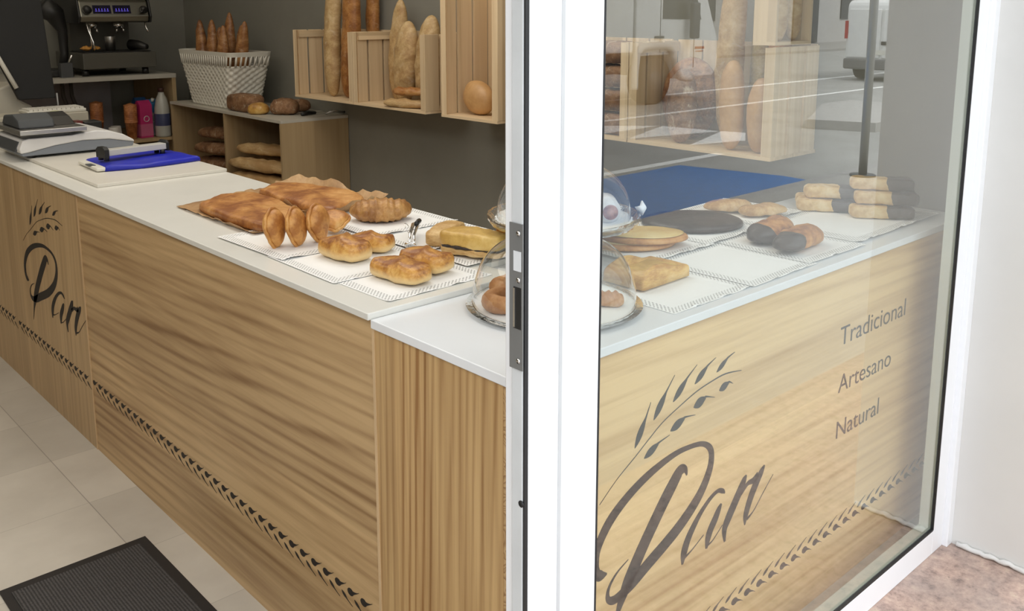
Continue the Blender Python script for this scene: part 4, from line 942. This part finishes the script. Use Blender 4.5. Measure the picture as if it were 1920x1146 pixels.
for x0_ in (2.125, 2.250):
    def face(u, v, t): # on the sloping front
        k = (v - 1.53)/.095; return (u, 6.185 + .03*k - t, v)
    mb = MB(); mb.prism([(x0_, 1.548), (x0_ + .112, 1.548), (x0_ + .112, 1.600), (x0_, 1.600)], face, -.004, .002); d = E_('display', mb, plain('display_dark', (.01, .008, .03), .2))
    mb = MB()
    for k in range(5): mb.prism([(x0_ + .014 + k*.018, 1.562), (x0_ + .026 + k*.018, 1.562), (x0_ + .026 + k*.018, 1.566), (x0_ + .014 + k*.018, 1.566)], face, .002, .003); mb.prism([(x0_ + .018 + k*.018, 1.569), (x0_ + .023 + k*.018, 1.569), (x0_ + .023 + k*.018, 1.580), (x0_ + .018 + k*.018, 1.580)], face, .002, .003)
    obj('display_digits', mb, emit('blue_digits', (.22, .16, 1.0), .55), d, loc=(0, 0, 0), world=False)
    d.children[0].location = (0, 0, 0)
mb = MB(); mb.cyl((2.085, 6.19, 1.575), (2.085, 6.155, 1.570), .026, .022, 20); E_('steam_knob', mb, BLACKP)
mb = MB(); mb.cyl((2.440, 6.19, 1.575), (2.440, 6.155, 1.570), .024, .020, 20).tube([(2.44, 6.155, 1.575), (2.405, 6.145, 1.555)], .006, 8); E_('steam_knob', mb, BLACKP)
mb = MB(); mb.box(2.075, 2.455, 6.50, 6.70, 1.19, 1.4945); E_('back_body', mb, EMB)
mb = MB(); mb.box(2.035, 2.500, 6.17, 6.70, 1.200, 1.302); E_('drip_base', mb, EMB, bevel=.006)
mb = MB(); mb.box(2.06, 2.475, 6.20, 6.48, 1.3025, 1.308); E_('drip_grate', mb, BLACKP)
for x in (2.06, 2.44):
    for y in (6.22, 6.62): E_('foot', MB().cyl((x, y, bt + .001), (x, y, 1.200), .022, .020, 14), BLACKP)
for x in (2.165, 2.335):
    mb = MB(); mb.cyl((x, 6.36, 1.4945), (x, 6.36, 1.455), .034, n=20).cyl((x - .022, 6.33, 1.455), (x - .022, 6.33, 1.425), .007, n=8).cyl((x + .022, 6.33, 1.455), (x + .022, 6.33, 1.425), .007, n=8); E_('group_head', mb, CHROME)
mb = MB(); mb.tube([(2.085, 6.21, 1.49), (2.092, 6.20, 1.44), (2.105, 6.17, 1.37), (2.108, 6.165, 1.33)], [.006, .005, .005, .004], 8); E_('steam_wand', mb, CHROME)
mb = MB(); mb.tube([(2.455, 6.21, 1.49), (2.457, 6.20, 1.455), (2.463, 6.185, 1.43)], [.005, .006, .007], 8); E_('steam_wand', mb, CHROME)
mb = MB(); mb.cyl((2.115, 6.22, 1.31), (2.105, 6.22, 1.48), .006, n=8); E_('side_post', mb, CHROME)
mb = MB(); mb.lathe([(.001, 0), (.032, 0), (.034, .09), (.033, .095), (.030, .09), (.001, .01)], n=20); item('milk_jug', mb, STEEL, 'small steel milk jug standing on the drip tray', 'jug', (2.265, 6.33, 1.3085))
mb = MB(); mb.tube([(2.39, 6.30, 1.345), (2.41, 6.22, 1.345), (2.43, 6.15, 1.335)], [.036, .030, .018], 14); item('portafilter', mb, BLACKP, 'black portafilter lying on the right of the drip tray', 'portafilter', (0, 0, 0)).location.z = -.001
mb = loaf(.13, .06, .028, e=3, seed=5, amp=.012, ns=40); item('cloth', mb, plain('orange_cloth', (.50, .24, .05), .8, var=.25, nscale=60), 'crumpled orange cloth at the left end of the coffee machine tray', 'cloth', (2.112, 6.255, 1.3135), (0, 0, R(6)))
for k, x in enumerate((2.13, 2.22, 2.31)):
    mb = MB(); mb.lathe([(.001, 0), (.024, 0), (.036, .045), (.038, .06), (.034, .058), (.001, .006)], n=20); item('coffee_cup', mb, plain('cup_cream', (.60, .56, .48), .4), ('cream cup on top of the coffee machine, left', 'cream cup on top of the coffee machine, middle', 'cream cup on top of the coffee machine, right')[k], 'cup', (x + .03, 6.30, 1.6555))
gr = thing('coffee_grinder', 'tall black coffee grinder left of the espresso machine', 'grinder', (1.93, 6.40, bt + .0005))
mb = MB(); mb.tube([(1.97, 6.36, bt + .045), (1.985, 6.36, 1.30), (1.985, 6.36, 1.44), (1.95, 6.36, 1.54), (1.87, 6.36, 1.60)], [.030, .026, .030, .060, .075], 14); obj('body', mb, BLACKP, gr, world=True)
obj('base', MB().box(1.86, 2.00, 6.24, 6.50, bt + .001, bt + .045), BLACKP, gr, world=True, bevel=.008)
mb = MB(); mb.box(1.905, 1.975, 6.19, 6.235, bt + .001, bt + .09); obj('dosing_box', mb, DGREY, gr, world=True)
mb = MB(); mb.cyl((1.95, 6.20, bt + .08), (1.97, 6.17, bt + .14), .006, n=8); obj('lever', mb, CHROME, gr, world=True)

# ================================================================== SCALE, TILL AND BAG ON THE COUNTER
mb = MB(); mb.box(1.122, 1.607, 3.362, 4.60, ZM + .0003, ZM + .0125)
tag(obj('white_board', mb, plain('white_board', (.70, .67, .60), .4, var=.02), bevel=.002), 'thin white board lying on the counter under the scale and the blue bag', 'board')
ZB_ = ZM + .013
sc = thing('shop_scale', 'white and grey shop scale with a steel weighing plate', 'scale', (1.31, 4.32, ZB_))
def S_(name, mb, mat, **k): return obj(name, mb, mat, sc, world=True, **k)
prof_b = [(1.090, .018), (1.50, .018), (1.545, .022), (1.545, .040), (1.47, .048), (1.40, .052), (1.30, .052), (1.20, .042), (1.12, .030), (1.09, .028)]
mb = MB(); mb.prism([(x, ZB_ + z) for x, z in [(1.095, .010), (1.540, .010), (1.548, .030), (1.44, .052), (1.33, .056), (1.22, .045), (1.12, .026), (1.088, .022)]], lambda u, v, t: (u, t, v), 4.125, 4.48); S_('grey_base', mb, plain('scale_grey', (.22, .24, .27), .45), bevel=.004)
mb = MB(); mb.prism([(x, ZB_ + z) for x, z in [(1.088, .022), (1.12, .026), (1.22, .045), (1.33, .056), (1.44, .052), (1.548, .030), (1.545, .040), (1.50, .068), (1.44, .088), (1.39, .094), (1.34, .090), (1.29, .082), (1.12, .082), (1.098, .076), (1.082, .040)]], lambda u, v, t: (u, t, v), 4.12, 4.485); S_('white_body', mb, plain('scale_white', (.74, .73, .72), .35), bevel=.006)
mb = MB(); mb.prism([(4.16, ZB_ + .028), (4.44, ZB_ + .028), (4.44, ZB_ + .068), (4.16, ZB_ + .068)], lambda u, v, t: (1.0825 + (v - ZB_ - .04)*.40 + t, u, v), -.0035, .004); S_('display_window', mb, DGREY)
mb = MB(); mb.box(1.11, 1.31, 4.17, 4.43, ZB_ + .0825, ZB_ + .098); S_('plate_support', mb, plain('support_grey', (.35, .34, .32), .4))
mb = MB(); mb.box(1.085, 1.345, 4.100, 4.50, ZB_ + .099, ZB_ + .118); S_('weighing_plate', mb, STEEL, bevel=.002)
for x in (1.13, 1.50):
    for y in (4.15, 4.45): S_('foot', MB().cyl((x, y, ZB_ + .0005), (x, y, ZB_ + .016), .014, n=12), BLACKR)
# items on the plate
mb = MB(); mb.prism([(4.16, 0), (4.42, 0), (4.38, .042), (4.25, .055), (4.18, .035)], lambda u, v, t: (t, u, ZB_ + .1185 + v), 1.10, 1.24)
tag(obj('grey_pouch', mb, plain('grey_pouch', (.055, .06, .065), .6), bevel=.008), 'crumpled dark grey pouch lying on the scale plate', 'pouch')
mb = MB(); mb.prism([(4.20, 0), (4.40, 0), (4.36, .045), (4.28, .030)], lambda u, v, t: (t, u, ZB_ + .1185 + v), 1.25, 1.335)
tag(obj('black_case', mb, BLACKP, bevel=.005), 'small black case on the right end of the scale plate', 'case')
mb = MB(); mb.tube([(1.36 + .055*math.cos(t), 4.56, ZB_ + .08 + .055*math.sin(t)) for t in [PI*k/14 for k in range(15)]], .011, 8)
tag(obj('tape_ring', mb, plain('pale_green_tape', (.45, .46, .28), .5)), 'pale green curved band showing behind the scale', 'tape')
tag(obj('black_box', MB().box(1.52, 1.600, 4.66, 4.76, ZM + .0005, 1.050), BLACKP, bevel=.003), 'small black box with a dark red mark standing behind the scale', 'box')
tag(obj('red_label', MB().box(1.49, 1.518, 4.68, 4.74, ZM + .0005, 1.055), plain('dark_red', (.12, .012, .01), .4)), 'dark red packet touching the left side of the small black box', 'packet')
# blue bag with heat sealer bar
bb = thing('blue_bag', 'flat bright blue zipped bag with white edging lying on the board', 'bag', (1.42, 3.72, ZB_))
q = catmull([(1.235, 3.60), (1.40, 3.575), (1.59, 3.60), (1.605, 3.62), (1.60, 3.80), (1.58, 3.87), (1.42, 3.89), (1.27, 3.86), (1.245, 3.84), (1.240, 3.72), (1.235, 3.60)], 6)[:-1]
q = [(a-1.42, b-3.72) for a, b in q]
obj('blue_cover', pillow(q, .026, rings=7, pw=5, amp=.005, ns=10, seed=2), plain('royal_blue', (.012, .02, .42), .42, var=.15), bb)
mb = MB(); mb.prism([(-.215, -.115), (-.175, -.118), (-.172, .115), (-.205, .12)], lambda u, v, t: (u, v, t), .002, .016); obj('white_edge', mb, WPL, bb, bevel=.005)
mb = MB(); mb.prism([(-.218, -.04), (-.195, -.05), (-.195, .005), (-.214, .01)], lambda u, v, t: (u, v, t), .014, .018); obj('grey_badge', mb, DGREY, bb)
ss = thing('sealing_bar', 'silver bar with black ends and feet resting on the blue bag', 'bag sealer', (1.378, 3.722, ZB_ + .027), R(8))
mb = MB(); mb.prism([(-.028, .018), (.028, .018), (.028, .036), (.018, .042), (-.028, .042)], lambda u, v, t: (t, u, v), -.105, .140); obj('bar', mb, plain('bar_silver', (.60, .59, .55), .3), ss, bevel=.002)
for x, w_ in ((-.122, .018), (.140, .008)): obj('end_cap', MB().prism([(-.034, .012), (.034, .012), (.034, .044), (.018, .054), (-.020, .054), (-.034, .044)], lambda u, v, t: (t, u, v), x, x + w_), BLACKP, ss)
for y in (-.022, .022): obj('foot', MB().cyl((-.110, y, 0), (-.110, y, .018), .010, n=10), BLACKP, ss); obj('foot', MB().cyl((.125, y, 0), (.125, y, .018), .010, n=10), BLACKP, ss)
# till: touchscreen seen from behind on a white base, and keyboard
ti = thing('till_monitor', 'large black till screen seen from behind on a white stand', 'monitor', (1.36, 5.05, ZM + .0005))
def T_(name, mb, mat, **k): return obj(name, mb, mat, ti, world=True, **k)
mb = MB(); mb.prism([(1.345, 1.140), (1.515, 1.140), (1.500, 1.60), (1.49, 1.80), (1.18, 1.80), (1.245, 1.40)], lambda u, v, t: (u, t + (v - 1.14)*.10, v), 5.04, 5.07); T_('screen_back', mb, plain('matt_black', (.006, .006, .006), .7), bevel=.004)
mb = MB(); mb.tube([(1.150, 5.08, 1.62), (1.250, 5.05, 1.40), (1.335, 5.03, 1.20)], .011, 8); T_('stand_arm', mb, WPL)
mb = MB(); mb.prism([(1.10, ZM + .001), (1.42, ZM + .001), (1.42, 1.10), (1.36, 1.135), (1.34, 1.22), (1.16, 1.16), (1.10, 1.08)], lambda u, v, t: (u, t, v), 5.10, 5.35); T_('stand_base', mb, plain('till_cream', (.46, .43, .36), .5), bevel=.01)
mb = MB(); mb.tube([(1.518, 5.03, 1.165), (1.518, 5.02, 1.06)], .004, 6); T_('cable', mb, plain('cable_grey', (.3, .3, .3), .5))
kb = thing('keyboard', 'cream keyboard on a raised till drawer behind the scale', 'keyboard', (1.40, 4.92, ZM + .0005))
obj('drawer', MB().box(1.15, 1.595, 4.82, 5.005, ZM + .001, 1.085), plain('till_cream2', (.40, .37, .30), .5), kb, world=True, bevel=.006)
mb = MB(); mb.box(1.32, 1.59, 4.835, 4.975, 1.0855, 1.100); obj('key_bed', mb, plain('key_cream', (.62, .60, .53), .5), kb, world=True, bevel=.003)
mb = MB()
for i in range(12):
    for j in range(4): mb.box(1.330 + i*.0212, 1.348 + i*.0212, 4.842 + j*.032, 4.868 + j*.032, 1.1002, 1.108)
obj('keys', mb, plain('key_cap', (.66, .64, .58), .5), kb, world=True)

# ================================================================== FLOOR MAT
mt = thing('door_mat', 'dark ribbed entrance mat with black rubber border', 'mat', (.75, 2.2, .001))
mb = MB(); mb.prism([(.548, 1.35), (.955, 1.35), (.955, 2.690), (.548, 2.690)], lambda u, v, t: (u, v, t), .001, .004); obj('rubber_border', mb, plain('mat_rubber', (.018, .015, .014), .7), mt, world=True)
t_ = NT('mat_rib'); v_ = t_.co(); s_ = t_.n('SeparateXYZ'); t_.l(v_, s_.inputs[0]); r_ = t_.math('SINE', t_.math('MULTIPLY', s_.outputs[0], 2*PI/.0085)); n_ = t_.noise(v_, 300, 2)
f_ = t_.math('ADD', t_.math('MULTIPLY', r_, .25), n_); t_.bsdf(t_.ramp(f_, [(.3, (.028, .026, .026)), (.75, (.085, .080, .078))]), .9, 0, f_, .4, .003)
mb = MB(); mb.prism([(.572, 1.38), (.925, 1.38), (.925, 2.655), (.572, 2.655)], lambda u, v, t: (u, v, t), .004, .008); obj('ribbed_pile', mb, t_.m, mt, world=True)

# ================================================================== STREET (seen mirrored in the window)
ASPH = plain('asphalt', (.33, .33, .315), .85, var=.12, nscale=1.5)
ROADW = plain('road_paint_white', (.80, .80, .77), .7)
struct(obj('road', B(-30, 60, -16, -2.3, -.25, -.101), ASPH))
struct(obj('pavement_far', B(-30, 60, -26, -16, -.25, -.02), plain('far_paving', (.34, .33, .31), .8)))
struct(obj('kerb', B(-30, 60, -2.42, -2.3, -.25, -.004), plain('kerb_stone', (.36, .35, .34), .8)))
struct(obj('parking_bay', MB().prism([(5.0, -4.07), (8.10, -4.07), (8.35, -2.95), (8.30, -2.46), (5.0, -2.46)], lambda u, v, t: (u, v, t), -.1009, -.098), plain('bay_blue', (.035, .16, .42), .7, var=.12)))
mb = MB(); z_ = lambda u, v, t: (u, v, t)
mb.prism([(4.0, -4.30), (9.1, -4.30), (9.1, -4.18), (4.0, -4.18)], z_, -.1009, -.0975)
mb.prism([(-20, -7.30), (40, -7.30), (40, -7.18), (-20, -7.18)], z_, -.1009, -.098)
mb.prism([(-20, -9.3), (40, -9.3), (40, -9.15), (-20, -9.15)], z_, -.1009, -.098)
mb.prism([(9.26, -5.77), (10.63, -6.3), (10.74, -5.41)], z_, -.1009, -.098)
mb.prism([(9.39, -4.89), (10.77, -5.39), (10.87, -5.07), (10.25, -4.66)], z_, -.1009, -.098)
mb.prism([(9.0, -6.30), (9.96, -6.92), (10.58, -6.35)], z_, -.1009, -.098)
struct(obj('road_marking', mb, ROADW))
struct(obj('traffic_island', MB().prism([(11.9, -4.75), (14.0, -5.7), (14.9, -5.7), (14.9, -3.9), (12.2, -3.9)], z_, -.1009, .03), plain('island_stone', (.42, .41, .39), .8)))
po = thing('street_pole', 'grey metal post on the pavement, mirrored in the window', 'post', (8.44, -2.16, -.0005))
obj('shaft', MB().cyl((0, 0, 0), (0, 0, 4.2), .040, n=20), metal('pole_grey', (.5, .5, .48), .5), po); obj('base_plate', MB().cyl((0, 0, 0), (0, 0, .012), .12, n=20), DGREY, po)
# white van seen from behind
VW = plain('van_white', (.80, .80, .78), .3); TYRE = plain('tyre_black', (.02, .02, .02), .8); CARG = plain('car_glass', (.03, .035, .035), .15)
vn = thing('white_van', 'white panel van parked across the street, its rear mirrored at the right of the window', 'van', (22.6, -7.95, -.1))
body = [(-2.1, .32), (2.3, .32), (2.3, .95), (1.75, 1.08), (1.25, 1.72), (.9, 1.80), (-1.98, 1.82), (-2.08, 1.70)]
obj('body', MB().prism(body, lambda u, v, t: (u, t, v), -.88, .88), VW, vn, bevel=.07)
for s in (-.42, .42): obj('rear_door', MB().box(-2.125, -2.085, s - .39, s + .39, .52, 1.62), VW, vn, bevel=.02)
obj('bumper', MB().box(-2.19, -2.05, -.86, .86, .26, .50), plain('bumper_grey', (.16, .16, .16), .6), vn, bevel=.04)
for s in (-.84, .84): obj('tail_light', MB().box(-2.13, -2.04, s - .04, s + .04, .95, 1.35), plain('tail_red', (.45, .02, .02), .3), vn)
obj('number_plate', MB().box(-2.140, -2.127, -.26, .26, .60, .70), WPL, vn); obj('door_handle', MB().box(-2.16, -2.127, .02, .16, .82, .90), BLACKP, vn)
for x in (-1.4, 1.45):
    for y in (-.86, .66): obj('wheel', MB().cyl((x, y, .315), (x, y + .2, .315), .31, n=24), TYRE, vn)
# white truck cab and box seen from the side
tk = thing('white_truck', 'white delivery truck with dark side window, mirrored across the bread crates', 'truck', (12.6, -8.22, -.1))
cab = [(-.30, .85), (.62, .85), (.80, .42), (1.9, .42), (2.05, .60), (2.02, 1.10), (1.45, 2.35), (1.25, 2.45), (-.30, 2.45)]
obj('cab', MB().prism(cab, lambda u, v, t: (u, t, v), -1.9, 0), VW, tk, bevel=.03)
obj('side_window', MB().prism([(.40, 1.47), (1.50, 1.45), (1.42, 1.65), (1.25, 2.15), (.40, 2.15)], lambda u, v, t: (u, t, v), -.01, .008), CARG, tk)
obj('mirror', MB().box(1.02, 1.22, .10, .20, 1.12, 1.75), DGREY, tk, bevel=.03); obj('door_handle', MB().box(.18, .42, .002, .03, 1.14, 1.18), DGREY, tk)
obj('door_seam', MB().box(.335, .350, .0, .004, .9, 2.3).box(1.30, 1.315, .0, .004, .6, 1.4), DGREY, tk)
fen = catmull([(-.36, .30), (-.34, .70), (-.20, .98), (.50, 1.00), (.70, .80), (.86, .48), (1.2, .42)], 5)
mb = MB(); mb.tube([(u, .03, v) for u, v in fen], .07, 10); obj('wheel_arch', mb, plain('fender_white', (.62, .61, .58), .4), tk)
for x in (.28, -4.2): obj('wheel', MB().cyl((x, -.32, .42), (x, -.04, .42), .42, n=28), TYRE, tk); obj('wheel_hub', MB().cyl((x, -.05, .42), (x, -.035, .42), .16, n=20), DGREY, tk)
obj('cargo_box', MB().box(-6.2, -.42, -2.2, .05, .92, 3.1), VW, tk, bevel=.03); obj('chassis', MB().box(-6.1, -.3, -1.7, -.3, .55, .90), DGREY, tk)
mb = MB(); mb.box(1.34, 1.62, .001, .008, .93, .97); mb.box(1.36, 1.58, .001, .008, .88, .895); obj('door_badge', mb, plain('badge_red', (.35, .06, .05), .4), tk)
# houses across the street
hb = thing('grey_building', 'pale grey building with dark doors across the street, mirrored in the window', 'building', (16, -20, -.02))
obj('wall', MB().box(-40, 60, -24, -19.5, -.02, 7.5), plain('building_grey', (.5, .49, .47), .8), hb, world=True)
for x in (-8, 2, 12, 24, 36, 46):
    obj('doorway', MB().box(x, x + 2.0, -19.52, -19.42, .0, 2.6), plain('door_dark_grey', (.10, .10, .095), .5), hb, world=True)  # plain dark grey doors
    obj('window', MB().box(x + 4, x + 6.4, -19.52, -19.44, 1.0, 2.5), CARG, hb, world=True)
obj('pillar', MB().box(28.2, 29.3, -19.6, -19.2, -.02, 5), plain('pillar_white', (.6, .6, .58), .7), hb, world=True)
obj('red_notice', MB().box(28.5, 28.9, -19.2, -19.17, 1.3, 1.75), plain('notice_red', (.6, .10, .08), .5), hb, world=True)
